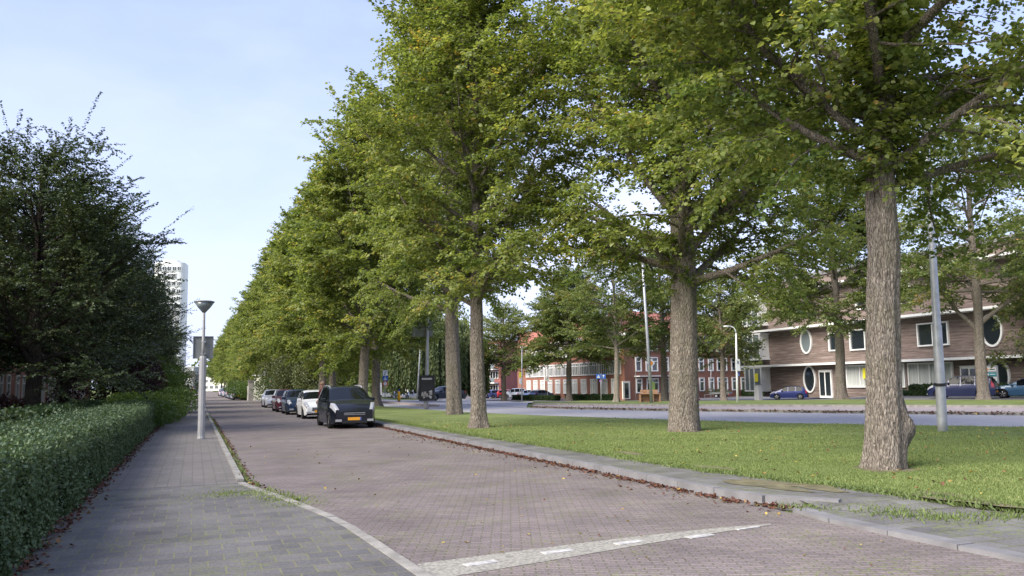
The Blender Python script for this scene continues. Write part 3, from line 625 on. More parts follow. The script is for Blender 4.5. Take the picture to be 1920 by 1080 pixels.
# ------------------------------------------------------------------ grass, weeds, litter (uncountable)
rg = np.random.default_rng(3)
def inpoly(x, y, poly):
    r = np.zeros(len(x), bool); j = len(poly)-1
    for i in range(len(poly)):
        xi, yi = poly[i]; xj, yj = poly[j]
        c = ((yi > y) != (yj > y)) & (x < (xj-xi)*(y-yi)/((yj-yi)+1e-9)+xi); r ^= c; j = i
    return r
vpoly = [(p.x, p.y) for p in VA[:9]]+[(p.x, p.y) for p in VB[:9][::-1]]
n = 900000; r_ = 8+34*rg.random(n)**1.5; a_ = rg.uniform(math.radians(12), math.radians(57), n); gx, gy = r_*np.sin(a_), r_*np.cos(a_)
k = inpoly(gx, gy, vpoly); gx, gy = gx[k][:330000], gy[k][:330000]; n = len(gx)
pat = np.sin(gx*.9+np.sin(gy*.7)*2)*np.sin(gy*1.3+np.sin(gx*.5)*2)
kf = rg.random(n) < np.clip((40-np.hypot(gx, gy))/24, 0, 1); gx, gy = gx[kf], gy[kf]; n = len(gx); rr0 = np.hypot(gx, gy); pat = pat[kf]
patches = []
for px, py, ra, rb in ((1430, 908, 1.0, .35), (1520, 912, .8, .3), (1340, 878, .7, .25), (1660, 880, .62, .55), (1283, 809, .72, .6), (897, 803, .5, .45), (1800, 935, 1.0, .3), (1180, 850, .8, .2)):
    q = G(px, py, .12); patches.append((q.x, q.y, ra, rb))
kp = np.ones(n, bool)
for x_, y_, ra, rb in patches: kp &= (((gx-x_)/rb)**2+((gy-y_)/ra)**2 > .5+.5*rg.random(n))
gx, gy, rr0, pat = gx[kp], gy[kp], rr0[kp], pat[kp]; n = len(gx)
mb = MB()
for j, (x_, y_, ra, rb) in enumerate(patches):
    m_ = 26; vs = [(x_, y_, .124)]+[(x_+rb*(.85+.22*math.sin(3*a+j)+.12*math.sin(7*a+2*j))*math.cos(a), y_+ra*(.85+.2*math.sin(3*a+j)+.12*math.sin(8*a))*math.sin(a), .122) for a in [2*math.pi*i/m_ for i in range(m_)]]
    mb.add(vs, [(0, 1+i, 1+(i+1) % m_) for i in range(m_)])
tag(mb.build('bare_soil', M['wornsoil']), kind='structure')
Pg = np.column_stack([gx, gy, np.full(n, .118)]); D = rg.normal(0, .5, (n, 3)); D[:, 2] = 1
sz = (.016+.020*rg.random(n))*(1+.3*pat)*(1+rr0/60)
me = leafmesh('grass', M['grassb'], Pg, D, rg.normal(0, 1, (n, 3)), sz, np.clip(.45+.18*pat+rg.normal(0, .2, n), 0, 1), wid=.13, fold=.02)
tag(link('grass', me), 'short mown grass blades on the verge between the street and the main road', 'grass', kind='stuff')
# long grass and broad weeds along the lower verge edge
def weeds(name, label, n, fn, size, mat='grassb', wid=.14, seed=4, lean=.7, tl=.4):
    g = np.random.default_rng(seed); x, y, z = fn(g, n); P = np.column_stack([x, y, z]); D = g.normal(0, lean, (len(x), 3)); D[:, 2] = 1
    me = leafmesh(name, M[mat], P, D, g.normal(0, 1, (len(x), 3)), size*(.5+g.random(len(x))), np.clip(g.normal(tl, .18, len(x)), 0, 1), wid=wid, fold=.04)
    return tag(link(name, me), label, name.replace('_', ' '), kind='stuff')
def edgepts(poly, spread, z, clump=.5):
    P = [np.array(p[:2], float) for p in poly]; d = np.cumsum([0]+[np.linalg.norm(P[i+1]-P[i]) for i in range(len(P)-1)])
    def fn(g, n):
        s = g.random(n)*d[-1]; s = s+.25*np.sin(s*clump*9)*clump; s = np.clip(s, 0, d[-1]-1e-3); i = np.searchsorted(d, s, side='right')-1
        A_ = np.array(P)[i]; B_ = np.array(P)[i+1]; t = ((s-d[i])/(d[i+1]-d[i]))[:, None]; q = A_+(B_-A_)*t; q = q+g.normal(0, spread, q.shape)
        return q[:, 0], q[:, 1], np.full(n, z)
    return fn
weeds('verge_weeds', 'ragged long grass and weeds hanging over the verge edge by the corner', 9000, edgepts([(8.45, 13.4), (8.9, 10.1), (9.4, 7.8), (12, 5.3)], .10, .06), .085, tl=.2)
weeds('pavement_weeds', 'weeds and moss in the joints where the left kerb ends', 1500, edgepts([(.2, 14.2), (.9, 14.6), (1.5, 12.7)], .22, .03, .9), .032, lean=1.2, tl=.6)
weeds('kerb_grass', 'grass creeping over the back of the right-hand kerb paving', 16000, edgepts([(8.85, 10.4), (8.4, 13), (8.3, 18), (8.05, 24), (7.85, 40)], .10, .115, .7), .05, seed=14, tl=.4)
weeds('kerb_weeds', 'tufts of weed along the left kerb of the street', 1300, edgepts([(.80, 60), (.9, 16.2), (1.5, 13)], .05, .02, .9), .07, seed=9)
weeds('corner_weeds', 'weeds between the worn slabs of the right-hand corner', 3800, edgepts([(7.2, 9.3), (8.3, 9.2), (7.9, 8.0), (9.8, 7.3), (8.6, 6.4), (11.5, 5.0)], .2, .045, .9), .045, seed=10, tl=.25)
def litter(name, label, n, fn, size, seed, tl=.45):
    g = np.random.default_rng(seed); x, y, z = fn(g, n); n = len(x)
    P = np.column_stack([x, y, z+.02*g.random(n)]); D = g.normal(0, 1, (n, 3)); D[:, 2] *= .3; Nn = g.normal(0, .3, (n, 3)); Nn[:, 2] += 1
    me = leafmesh(name, M['litter'], P, D, Nn, size*(.6+.7*g.random(n)), np.clip(g.normal(tl, .22, n), 0, 1), fold=.2)
    return tag(link(name, me), label, 'fallen leaves', kind='stuff')
litter('fallen_leaves', 'brown fallen leaves drifted in the gutter along the right-hand kerb', 3600, edgepts([(7.75, 8.98), (7.42, 9.25), (7.1, 10.2), (7.06, 12), (7.06, 22), (7.06, 40)], .075, .004, 1.1), .055, 21, .42)
litter('fallen_leaves', 'brown fallen leaves lying along the foot of the left hedge', 2200, edgepts([(-1.5, 8), (-1.5, 50)], .09, .04, .7), .055, 22, .4)
litter('fallen_leaves', 'brown fallen leaves in the gutter by the left kerb', 1100, edgepts([(.96, 50), (.96, 16.4), (1.15, 14.6)], .05, .008, .4), .05, 23, .4)
def onverge(g, n):
    r = 9+26*g.random(n*4); a = g.uniform(math.radians(14), math.radians(57), n*4); x, y = r*np.sin(a), r*np.cos(a); k = inpoly(x, y, vpoly); x, y = x[k][:n], y[k][:n]; return x, y, np.full(len(x), .15)
litter('fallen_leaves', 'scattered yellow and brown leaves lying on the mown verge', 420, onverge, .06, 24, .85)
litter('fallen_leaves', 'fallen leaves along the far cycle path kerb', 2600, edgepts([(p.x, p.y) for p in S1[1:]], .22, .07, .4), .10, 25, .45)
litter('fallen_leaves', 'stray leaves blown onto the street near the right-hand kerb', 420, edgepts([(7.0, 9.2), (6.8, 14), (6.9, 30)], .32, .004, 1.5), .05, 27, .5)
litter('fallen_leaves', 'few leaves and blossoms scattered on the brick street', 160, lambda g, n: (g.uniform(1.5, 7, n), g.uniform(6, 26, n), np.full(n, .005)), .04, 26, .9)

# ------------------------------------------------------------------ LEFT: hedge, garden, house
def near(u): return 1-(1-u)**.45 if False else u**2.1
hedge('hedge', (-1.6, 5.5), (-1.55, 46), 1.35, 1.10, 230000, .036, 'hedge', 'long dark green clipped hedge running along the left pavement', near=near, rough=.045, seed=31)
for i, (x, y, dx, h, lab) in enumerate([(-1.95, 41, 1.5, 1.75, 'rounded green bush swelling over the end of the clipped hedge, nearest of four'),
        (-1.85, 46, 1.6, 1.95, 'tall rounded bush beside the left pavement just past the hedge end'),
        (-1.9, 53, 1.7, 1.9, 'green bush at the far end of the hedge near the pavement poles'),
        (-2.0, 62, 1.9, 2.0, 'farthest green bush leaning to the left pavement before the thin poles')]):
    shrub('bush', (x-.2, y, 0), (dx*1.5, 6.0, h*.82), 9000, .10, 'shrub', lab, 40+i, 'bushes past the hedge')
hedge('garden_hedge', (-3.9, 24), (-3.7, 44), 1.2, 1.12, 26000, .08, 'hedge2', 'second green garden hedge behind the clipped hedge', seed=33, rough=.09)
for i, (x, y, lab) in enumerate([(-3.5, 14.5, 'leafy dark bush behind the near hedge at the left edge of the photo'), (-3.9, 18.5, 'leafy dark bush behind the hedge left of the thick garden trunk'), (-4.3, 22.5, 'leafy dark bush behind the hedge at the foot of the thick garden trunk')]):
    shrub('garden_bush', (x, y, 0), (2.4, 4.2, 1.15), 5000, .09, 'darkleaf', lab, 50+i, 'bushes behind the hedge')
gt = [tree(101, 11.6, 4.6, 2.4, .30, 30, .085, 38, 'shoot', 0, 'darkleaf', 'barkdark', .9, sec_den=4.2),
      tree(102, 10.4, 4.3, 1.7, .24, 30, .10, 34, 'shoot', 0, 'darkleaf', 'barkdark', .9, sec_den=4.0)]
GT = [(98, 33.0, 0, 1.0, 'thick dark garden tree behind the hedge, nearest on the left'), (150, 45, 1, 1.02, 'dark garden tree behind the nearest left tree'),
      (215, 56, 0, .98, 'dark garden tree third along the left side'), (247, 70, 1, 1.02, 'dark garden tree fourth along the left side'), (270, 86, 0, 1.0, 'dark garden tree fifth along the left side, before the white tower'),
      (288, 108, 1, 1.05, 'dark garden tree sixth along the left side, below the white tower'), (306, 140, 0, 1.05, 'far dark garden tree on the left where the pavement vanishes'), (-60, 40, 1, .98, 'dark garden tree cut off by the left edge of the photo')]
for i, (px, Yd, k, sc, lab) in enumerate(GT):
    p = AG(px, Yd*.98); place_tree('garden_tree', gt[k], (p.x-.40-.006*Yd, p.y, -.03), lab, group='dark garden trees along the left pavement', rz=i*1.3, sc=(sc, sc, sc*(.93 if i == 0 else 1)))
for i, (px, zc, dims, mt, lab) in enumerate([(215, 47, (4.0, 4.5, 3.6), 'purple', 'dark purple leaved shrub under the garden trees'), (262, 56, (3.6, 4.0, 4.0), 'shrub', 'light green tall shrub behind the hedge right of the garden trunk'),
        (300, 75, (4.2, 6, 4.6), 'shrub', 'light green tall shrub farther along the left gardens'), (318, 95, (4.2, 7, 5.2), 'purple', 'purple brown shrub at the far end of the left gardens'), (24, 36, (2.0, 2, 1.5), 'purple', 'low purple shrub before the brick house at the left edge')]):
    p = AG(px, zc); shrub('shrub', (p.x, p.y, -.03), dims, 11000 if i < 3 else 6000, .10, mt, lab, 60+i, 'garden shrubs on the left')

# windows ------------------------------------------------------------
def winframe(w, h, split=None, nv=1, fw=.09, dep=.12, hbar=None):
    """white frame, centred at x, bottom z=0, outer face at y=-dep/2; returns (frame mesh, pane mesh)"""
    mb = MB(); f = fw
    mb.box((0, 0, f/2), (w, dep, f)); mb.box((0, 0, h-f/2), (w, dep, f)); mb.box((-w/2+f/2, 0, h/2), (f, dep, h-2*f)); mb.box((w/2-f/2, 0, h/2), (f, dep, h-2*f))
    for i in range(1, nv): x = -w/2+w*i/nv; mb.box((x, 0, h/2), (f*.8, dep*.9, h-2*f))
    if hbar: mb.box((0, .004, h*hbar), (w-2*f, dep*.8, f*.8))
    p = MB(); p.box((0, dep*.22, h/2), (w-2*f+.01, .02, h-2*f+.01))
    return mb, p
def wincopy(parent, fm, pm_, x, y, z, name='window', rz=0):
    o = link(name, fm, parent, (x, y, z), rz); link('pane', pm_, o); return o

# brick terrace behind the left gardens
H0 = thing('brick_house', 'brick terrace house with tall white framed windows behind the dark left trees', 'house', (-11.5, 0, -.03))
mb = MB(); mb.box((-4, 60, 3.4), (8, 104, 6.8)); mb.build('wall', M['brickred'], H0)
mb = MB(); mb.prism([(0, 0)]*3, 0, 1) if False else None
mb.add([(.5, 7.6, 6.82), (-8.5, 7.6, 6.82), (-4, 7.6, 10.2), (.5, 112.4, 6.82), (-8.5, 112.4, 6.82), (-4, 112.4, 10.2)], [(0, 1, 2), (5, 4, 3), (0, 2, 5, 3), (2, 1, 4, 5), (1, 0, 3, 4)]); mb.build('roof', M['rooftile'], H0)
f1, p1 = winframe(1.0, 2.1, nv=1, fw=.11, dep=.14, hbar=.72); f1, p1 = f1.mesh('window', [M['cream']]), p1.mesh('pane', [M['glass']])
yy = 11
while yy < 108:
    for z in (.7, 3.9): wincopy(H0, f1, p1, .03, yy, z, rz=math.pi/2)
    yy += 2.3 if int(yy*10) % 3 else 3.1

# ------------------------------------------------------------------ LIME TREES along the street
limes = [tree(1, 19.5, 5.8, 4.9, 0.305, 54, .108, 36, 'lime', 900, burl=5.7, flare=.22, sec_den=3.2, lean=(.047, -.017), tw_len=.7),
         tree(2, 20.5, 5.9, 4.3, .46, 54, .115, 32, 'lime', 400, sec_den=3.3, tw_len=.7, flare=.2),
         tree(3, 20.5, 5.3, 4.3, .265, 56, .115, 33, 'lime', 400, sec_den=3.3, tw_len=.7),
         tree(4, 21.0, 5.9, 4.1, .33, 50, .19, 22, 'lime', 60, sec_den=2.9),
         tree(5, 21.5, 5.8, 4.0, .32, 50, .19, 22, 'lime', 60, sec_den=2.9)]
def lime(k, p, label, rz=0, s=1): return place_tree('lime_tree', limes[k], (p[0], p[1], .10), label, group='tall lime trees on the grass verge', rz=rz, sc=(s, s, s))
lime(0, G(1660, 878, .12), 'nearest lime tree, thick furrowed trunk with a knobbly burl low on its right side', 0)
lime(1, G(1283, 808, .12), 'tall lime tree with a dark thick trunk, second nearest on the verge', .6)
lime(2, G(897, 802, .12), 'slim trunked lime tree standing right of the parked car row', 2.0)
lime(1, G(852, 777, .12), 'lime tree with a stout trunk just behind the slim one, left of it', 4.4, .98).scale = (.88, .88, 1.18)
lime(3, (12.9, 64.6), 'lime tree whose pale trunk rises right behind the dark people carrier, right twin', 1.0)
lime(4, (10.4, 56.5), 'lime tree close behind the dark people carrier, left twin of two trunks', 2.2)
lime(3, (10.4, 76), 'lime tree whose dark trunk rises above the white hatchback', 4.0)
lime(4, (12.4, 83), 'lime tree seen in the gap between the trunks over the parked cars', 5.0)
i = 0
rowsAB = [(10.6, 97), (12.6, 104), (10.4, 119), (12.5, 126), (10.6, 141), (12.6, 150), (10.4, 163), (10.5, 185), (12.5, 175), (10.6, 210), (12.5, 200), (10.4, 238), (10.4, 268), (10.4, 300), (10.4, 335), (10.4, 372)]
for i, (x, y) in enumerate(rowsAB):
    ordn = ['first', 'second', 'third', 'fourth', 'fifth', 'sixth', 'seventh', 'eighth', 'ninth', 'tenth', 'eleventh']
    sd_k = 'kerb' if x < 11.5 else 'road'; cnt = sum(1 for q in rowsAB[:i+1] if (q[0] < 11.5) == (x < 11.5)) if x < 11.5 else sum(1 for q in rowsAB[:i+1] if q[0] > 11.5)
    lime(3+i % 2, (x+random.uniform(-.3, .3), y), 'far lime tree, %s of those beyond the silver saloon in the %s side row' % (ordn[cnt-1], sd_k), i*1.7, random.uniform(.88, 1.05))

# ------------------------------------------------------------------ trees beyond the main road
ot = [tree(11, 14, 5.0, 4.1, .33, 46, .17, 23, 'broad', 10, 'opp', 'bark', .9, sec_den=3.0),
      tree(12, 14, 4.8, 4.6, .36, 34, .19, 14, 'broad', 0, 'opp', 'bark', .9, sec_den=2.7)]
def street_tree(px, zc, k, sc, label, rz=0, name='street_tree'):
    p = AG(px, zc); return place_tree(name, ot[k], (p.x, p.y, p.z), label, group='trees beyond the main road', rz=rz, sc=sc)
p = G(1067, 752); place_tree('street_tree', ot[0], p, 'broad tree with a dark crown in front of the long brick school wing', group='trees beyond the main road', rz=.5, sc=(1.25, 1.25, 1.28))
thin = tree(13, 18, 5.2, 5.8, .30, 34, .19, 16, 'broad', 0, 'opp', 'barkpale', .8, sec_den=1.9, fork=[(2.2, 1.15, 7, 6.0, .14), (-.6, 1.2, 7, 6.6, .13)])
place_tree('street_tree', thin, G(1156, 754), 'thin pale trunked tree leaning beside the school corner', group='trees beyond the main road', rz=.2)
place_tree('street_tree', ot[1], G(1247, 752), 'tree half hidden behind the second lime trunk', group='trees beyond the main road', rz=2.5, sc=(1.2, 1.2, 1.35))
street_tree(1356, 92, 1, (.85, .85, .98), 'rounded tree standing behind the trailer before the brick school', 1.1)
tr8 = tree(14, 20, 5.2, 6.3, .40, 46, .17, 20, 'broad', 20, 'opp', 'bark', .9, sec_den=2.7)
place_tree('street_tree', tr8, G(1578, 751), 'large tree in front of the timber clad building, beside the blue hatchback', group='trees beyond the main road', rz=.4)
tr9 = tree(15, 19, 6.0, 7.2, .36, 28, .16, 15, 'broad', 0, 'opp', 'bark', .9, sec_den=2.6, fork=[(2.4, .95, 6, 4.6, .17), (-.9, .75, 6.5, 5.0, .16), (-.5, .15, 4, 3.3, .10), (.8, 1.1, 6, 5.4, .16)])
place_tree('street_tree', tr9, G(1845, 752), 'open forked tree before the timber clad building, beside the dark blue people carrier', group='trees beyond the main road', rz=.2)
street_tree(2090, 62, 0, (1.1, 1.1, 1.3), 'tree at the right edge of the photo before the timber clad building', 4.0)
street_tree(1405, 135, 0, (1.2, 1.2, 1.15), 'tall tree rising behind the left end of the timber clad building', 2.0)
street_tree(1530, 140, 1, (1.4, 1.4, 1.2), 'tree rising behind the roof of the timber clad building', 2.9)
for i, (px, zc, k, s, lab) in enumerate([(655, 190, 0, 1.1, 'far tree between the lime trunks over the parked cars'), (735, 230, 1, 1.1, 'far yellowish tree beside the white block of flats'), (560, 175, 1, 1.3, 'far tree behind the olive bush'),
        (520, 160, 0, 1.1, 'far tree above the stone gate pillar'), (590, 215, 1, 1.3, 'far tree deep behind the parked cars'), (905, 205, 1, .9, 'small tree before the balcony flats'), (945, 128, 1, 1.0, 'small tree at the corner of the parking lot'),
        (620, 250, 0, 1.5, 'farthest tree between the lime trunks')]):
    street_tree(px, zc, k, (s, s, s), lab, i*1.1, 'distant_tree')
# weeping willows
def willow(seed, H=13, R=5.5):
    g = np.random.default_rng(seed); P, D, T = [], [], []
    for i in range(420):
        a = g.random()*6.28; r = R*math.sqrt(g.random()); top = H*(1-.35*(r/R)**2)*(.9+.15*g.random()); ln = top-g.uniform(.8, 3.0) if r > R*.5 else top*.5; n = int(ln*16)
        u = g.random(n); P.append(np.column_stack([r*math.cos(a)+g.normal(0, .12, n), r*math.sin(a)+g.normal(0, .12, n), top-u*ln])); t = g.normal(.5, .2); D.append(np.tile([0, 0, -1.], (n, 1))+g.normal(0, .35, (n, 3))); T.append(np.clip(t+g.normal(0, .12, n), 0, 1))
    P = np.concatenate(P); n = len(P); cr_ = leafmesh('crown', M['willow'], P, np.concatenate(D), g.normal(0, 1, (n, 3)), .30+.2*g.random(n), np.concatenate(T), wid=.22)
    mb = MB(); mb.tube([(0, 0, -.1), (.1, 0, 1.5), (.2, .1, 4), (.1, 0, H*.8)], [.5, .38, .33, .15], 12)
    for k in range(7): a = k*.9; mb.tube([(.1, 0, 3+.5*k), (R*.4*math.cos(a), R*.4*math.sin(a), 6+.6*k), (R*.75*math.cos(a), R*.75*math.sin(a), 7.5+.5*k)], [.2, .13, .05], 6)
    return mb.mesh('trunk', [M['barkdark']], True), cr_
wl = willow(5)
for i, (px, zc, s, lab) in enumerate([(790, 122, 1.05, 'weeping willow behind the advertising frame, left one of two'), (852, 130, 1.0, 'weeping willow right of the tall mast, seen between the lime trunks')]):
    p = AG(px, zc); place_tree('weeping_willow', wl, p, lab, group='weeping willows', rz=i*2, sc=(s, s, s))
# bushes on the street's far right
p = AG(572, 88); shrub('olive_bush', (p.x, p.y, 0), (6.5, 6, 6.0), 15000, .16, 'olive', 'large olive green bush behind the silver and maroon cars', 71)
for i, (px, zc, d, lab) in enumerate([(458, 112, (3, 9, 2.2), 'low green bush beside the stone gate pillar'), (535, 96, (4, 4, 3.0), 'green bush behind the round yellow sign')]):
    p = AG(px, zc); shrub('bush', (p.x, p.y, 0), d, 5000, .16, 'shrub', lab, 75+i)

# ------------------------------------------------------------------ BUILDINGS
def local(P0, P1):   # frame for a facade from P0 (left) to P1 (right): root loc, rz, length; local x along facade, -y outwards to the viewer
    d = P1-P0; return math.atan2(d.y, d.x), math.hypot(d.x, d.y)
# --- brick school: wing going away to the left, three-storey front to the right of the corner
cor = AZ(1172, 744, 115); far_l = AZ(983, 740, 158); far_r = AZ(1475, 740, 142)
bz = -.75
sch = thing('school_building', 'long red brick school with rows of white framed windows and a red tiled roof', 'school', (cor.x, cor.y, bz))
def facade_xy(P): return (P.x-cor.x, P.y-cor.y)
fl, fr_ = facade_xy(far_l), facade_xy(far_r); EH = 8.6
def off(a, b, t): # back offset away from the camera
    return (a[0]+t*_f[0], a[1]+t*_f[1])
mb = MB(); back = 14
bl, br_ = (fl[0]+4, fl[1]+back), (fr_[0]+3, fr_[1]+back); bc = (4.5, back+3)
mb.prism([fl, (0, 0), fr_, br_, bc, bl], -.3, EH); mb.build('wall', M['brickred'], sch)
mb = MB()
def roofpiece(mb, a, b, c, d, z0, z1, ov=.5):
    ra = ((a[0]+d[0])/2, (a[1]+d[1])/2); rb = ((b[0]+c[0])/2, (b[1]+c[1])/2)
    mb.add([a+(z0,), b+(z0,), c+(z0,), d+(z0,), ra+(z1,), rb+(z1,)], [(0, 1, 5, 4), (2, 3, 4, 5), (3, 0, 4), (1, 2, 5), (3, 2, 1, 0)])
roofpiece(mb, (fl[0]-.5, fl[1]-.6), (-.2, -.7), (bc[0], bc[1]), bl, EH+.42, EH+3.3); mb.build('roof', M['rooftile'], sch)
mb = MB(); roofpiece(mb, (-.1, -.75), (fr_[0]+.5, fr_[1]-.7), br_, (bc[0], bc[1]), EH+.43, EH+4.2); rf = mb.build('roof', M['rooftile'], sch)
mb = MB(); mb.box((2.5, 5.5, EH+3.4), (1.6, 1.1, 3.4)); mb.box((2.5, 5.5, EH+5.2), (1.9, 1.4, .25), m=1); mb.build('chimney', [M['brickred'], M['white']], rf)
for (a, b, nm) in ((fl, (0, 0), 'gutter'), ((0, 0), fr_, 'gutter')):
    rz, ln = math.atan2(b[1]-a[1], b[0]-a[0]), math.hypot(b[0]-a[0], b[1]-a[1])
    mb = MB(); mb.box((ln/2, -.28, EH+.2), (ln+.5, .62, .40)); g_ = mb.build('gutter', M['white'], sch, loc=(a[0], a[1], 0), rz=rz)
# wing windows: narrow tall panes in runs
rzl, lnl = math.atan2(-fl[1], -fl[0]), math.hypot(*fl)
fw_, pw_ = winframe(3.6, 1.95, nv=5, fw=.13, dep=.2, hbar=.74); fw_, pw_ = fw_.mesh('window', [M['white']]), pw_.mesh('pane', [M['glass']])
fw2, pw2 = winframe(2.3, 2.25, nv=3, fw=.15, dep=.2, hbar=.74); fw2, pw2 = fw2.mesh('window', [M['white']]), pw2.mesh('pane', [M['curtain']])
def onf(a, rz, s, z): return (a[0]+s*math.cos(rz), a[1]+s*math.sin(rz), z)
s = 3.4; k = 0
while s < lnl-2:
    for z, (A_, B_) in ((.55, (fw2, pw2)), (3.35, (fw_, pw_)), (6.35, (fw_, pw_))):
        q = onf(fl, rzl, s+(0 if z > 1 else -.3), z); o = link('window', A_, sch, (q[0]+.06*math.sin(rzl), q[1]-.06*math.cos(rzl), z), rzl); link('pane', B_, o)
    s += 3.9; k += 1
mb = MB()
for s in (12.4, 24.2, 36):
    q = onf(fl, rzl, s, 0); mb = MB(); mb.tube([(q[0]+.2*math.sin(rzl), q[1]-.2*math.cos(rzl), 0), (q[0]+.2*math.sin(rzl), q[1]-.2*math.cos(rzl), EH)], .09, 6); mb.build('downpipe', M['white'], sch)
rzr, lnr = math.atan2(fr_[1], fr_[0]), math.hypot(*fr_)
f3, p3 = winframe(1.25, 2.0, fw=.15, dep=.22, hbar=.7); f3, p3 = f3.mesh('window', [M['white']]), p3.mesh('pane', [M['glass']])
f4, p4 = winframe(2.6, 2.0, nv=2, fw=.15, dep=.22, hbar=.7); f4, p4 = f4.mesh('window', [M['white']]), p4.mesh('pane', [M['glass']])
s = 2.9; k = 0
while s < lnr-1:
    big = k % 3 == 1
    for z in (.75, 3.7, 6.55):
        q = onf((0, 0), rzr, s+(.5 if big else 0), z); o = link('window', f4 if big else f3, sch, (q[0]+.06*math.sin(rzr), q[1]-.06*math.cos(rzr), z), rzr); link('pane', p4 if big else p3, o)
    s += 3.6 if big else 2.4; k += 1
mb = MB(); mb.box((8.5, -.5, 3.05), (13, 1.0, .14)); mb.build('canopy', M['white'], sch, rz=rzr)
q = onf((0, 0), rzr, 1.0, 0); d_ = thing('x', None, None); bpy.data.objects.remove(d_)
mb = MB(); mb.box((.2, -.06, 1.2), (1.5, .14, 2.4)); mb.box((.2, -.14, 1.15), (.8, .05, 2.0), m=1); dd = mb.build('door', [M['cream'], M['glass']], sch, rz=rzr); 
mb = MB(); mb.box((5.6, -.16, 1.5), (1.2, .03, 1.5)); mb.build('poster', M['greenbin'], sch, rz=rzr)

# --- timber clad building
TS = 1.28; TL = AZ(1428, 742, 101); TR0 = AZ(1920, 742, 68); dv = (TR0-TL); dv.z = 0; ul = dv.normalized(); TR = TR0+ul*22
rzt = math.atan2(dv.y, dv.x); LT = (TR-TL).length; ex = LT/TS
tb = thing('timber_clad_building', 'three storey building clad in weathered boards with white ledges and oval windows', 'building', (TL.x, TL.y, -.42), rzt); tb.scale = (TS, TS, TS)
def sat(px, lat=0):       # facade coordinate of an image column
    d = ray(px, 720); n_ = Vector((-ul.y, ul.x)); t = (TL.x*n_.x+TL.y*n_.y)/(d[0]*n_.x+d[1]*n_.y); return ((d[0]*t-TL.x)*ul.x+(d[1]*t-TL.y)*ul.y)/TS
mb = MB(); mb.box((ex/2+.4, 6.0, 5.1), (ex, 12, 10.2)); mb.build('wall', M['clad'], tb)
mb = MB(); mb.prism([(-.1, -.2), (ex+.6, -.2), (ex+.6, 12.2), (-.1, 12.2)], 10.2, 10.5); mb.add([(.4, .2, 10.5), (ex, .2, 10.5), (ex, 11.8, 12.4), (.4, 11.8, 12.4), (ex, 11.8, 10.5), (.4, 11.8, 10.5)], [(0, 1, 2, 3), (1, 4, 2), (0, 3, 5), (3, 2, 4, 5)]); mb.build('roof', M['asphalt2'], tb)
for z in (2.78, 5.95, 9.2):
    mb = MB(); mb.box((ex/2-.9, -.52, z), (ex+3.0, 1.05, .17)); mb.build('ledge', M['white'], tb)
# corner bays
for z, h in ((3.42, 2.3), (6.55, 2.35), (.55, 2.1)):
    b_ = MB(); W_ = 2.5
    for zz in (z, z+h): b_.box((.2, -.45, zz), (W_+.3, 1.1, .12))
    for xx in (-1.05, -.35, .42, 1.45): b_.box((xx, -.97, z+h/2), (.10, .08, h-.12))
    b_.box((1.42, -.45, z+h/2), (.12, .92, h-.12)); b_.box((-1.05, -.45, z+h/2), (.08, .92, h-.12)); bo = b_.build('bay_window', M['white'], tb)
    p_ = MB(); p_.box((.2, -.94, z+h/2), (W_-.1, .03, h-.1)); p_.build('pane', M['paleglass'], bo)
# oval windows
for px, z, rx, rz_, mt in ((1517, 4.75, .62, .92, 'paleglass'), (1520, 1.55, .66, 1.02, 'glass'), (1869, 4.55, .70, .95, 'glass'), (1875, 1.55, .74, 1.02, 'glass'), (1990, 4.55, .7, .95, 'glass'), (2000, 1.55, .7, 1.0, 'glass')):
    s = sat(px); mb = MB(); mb.ring((0, 0, 0), rx, rz_, .13, -.14, -.01); o = mb.build('oval_window', M['white'], tb, loc=(s, 0, z)); mb = MB(); mb.disc((0, 0, 0), rx+.01, rz_+.01, -.07, -.03); mb.build('pane', M[mt], o)
# strip windows
def strip(px0, px1, z, h, nv, name='window', poster=None):
    a, b = sat(px0), sat(px1); f_, p_ = winframe(b-a, h, nv=nv, fw=.10, dep=.2); o = f_.build('window', M['white'], tb, loc=((a+b)/2, -.05, z)); 
    q = MB(); q.box((0, .03, h/2), (b-a-.2, .02, h-.2)); q.build('pane', M['curtain'] if z < 2.5 else M['glass'], o)
    if poster is not None:
        q = MB(); q.box((poster-(a+b)/2, -.09, h*.62), (.62, .02, .8)); q.build('poster', M['signyellow'], o)
strip(1590, 1700, .85, 1.75, 4, poster=sat(1627)); strip(1706, 1790, .85, 1.75, 4); strip(1728, 1787, 3.75, 1.65, 2); strip(1600, 1690, 3.75, 1.65, 3)
strip(1560, 1585, 3.8, 1.5, 1); strip(1615, 1720, 6.9, 1.5, 4); strip(1940, 1975, .85, 1.75, 2)
q = MB(); q.box((.75, -1.0, 1.75), (.5, .02, .75)); q.build('poster', M['signyellow'], tb)
for px in (1550, 1822):
    s = sat(px); q = MB(); q.box((s, -.05, 1.15), (1.55, .16, 2.3)); q.box((s-.36, -.15, 1.15), (.55, .04, 1.9), m=1); q.box((s+.36, -.15, 1.15), (.55, .04, 1.9), m=1); q.build('door', [M['white'], M['glass']], tb)
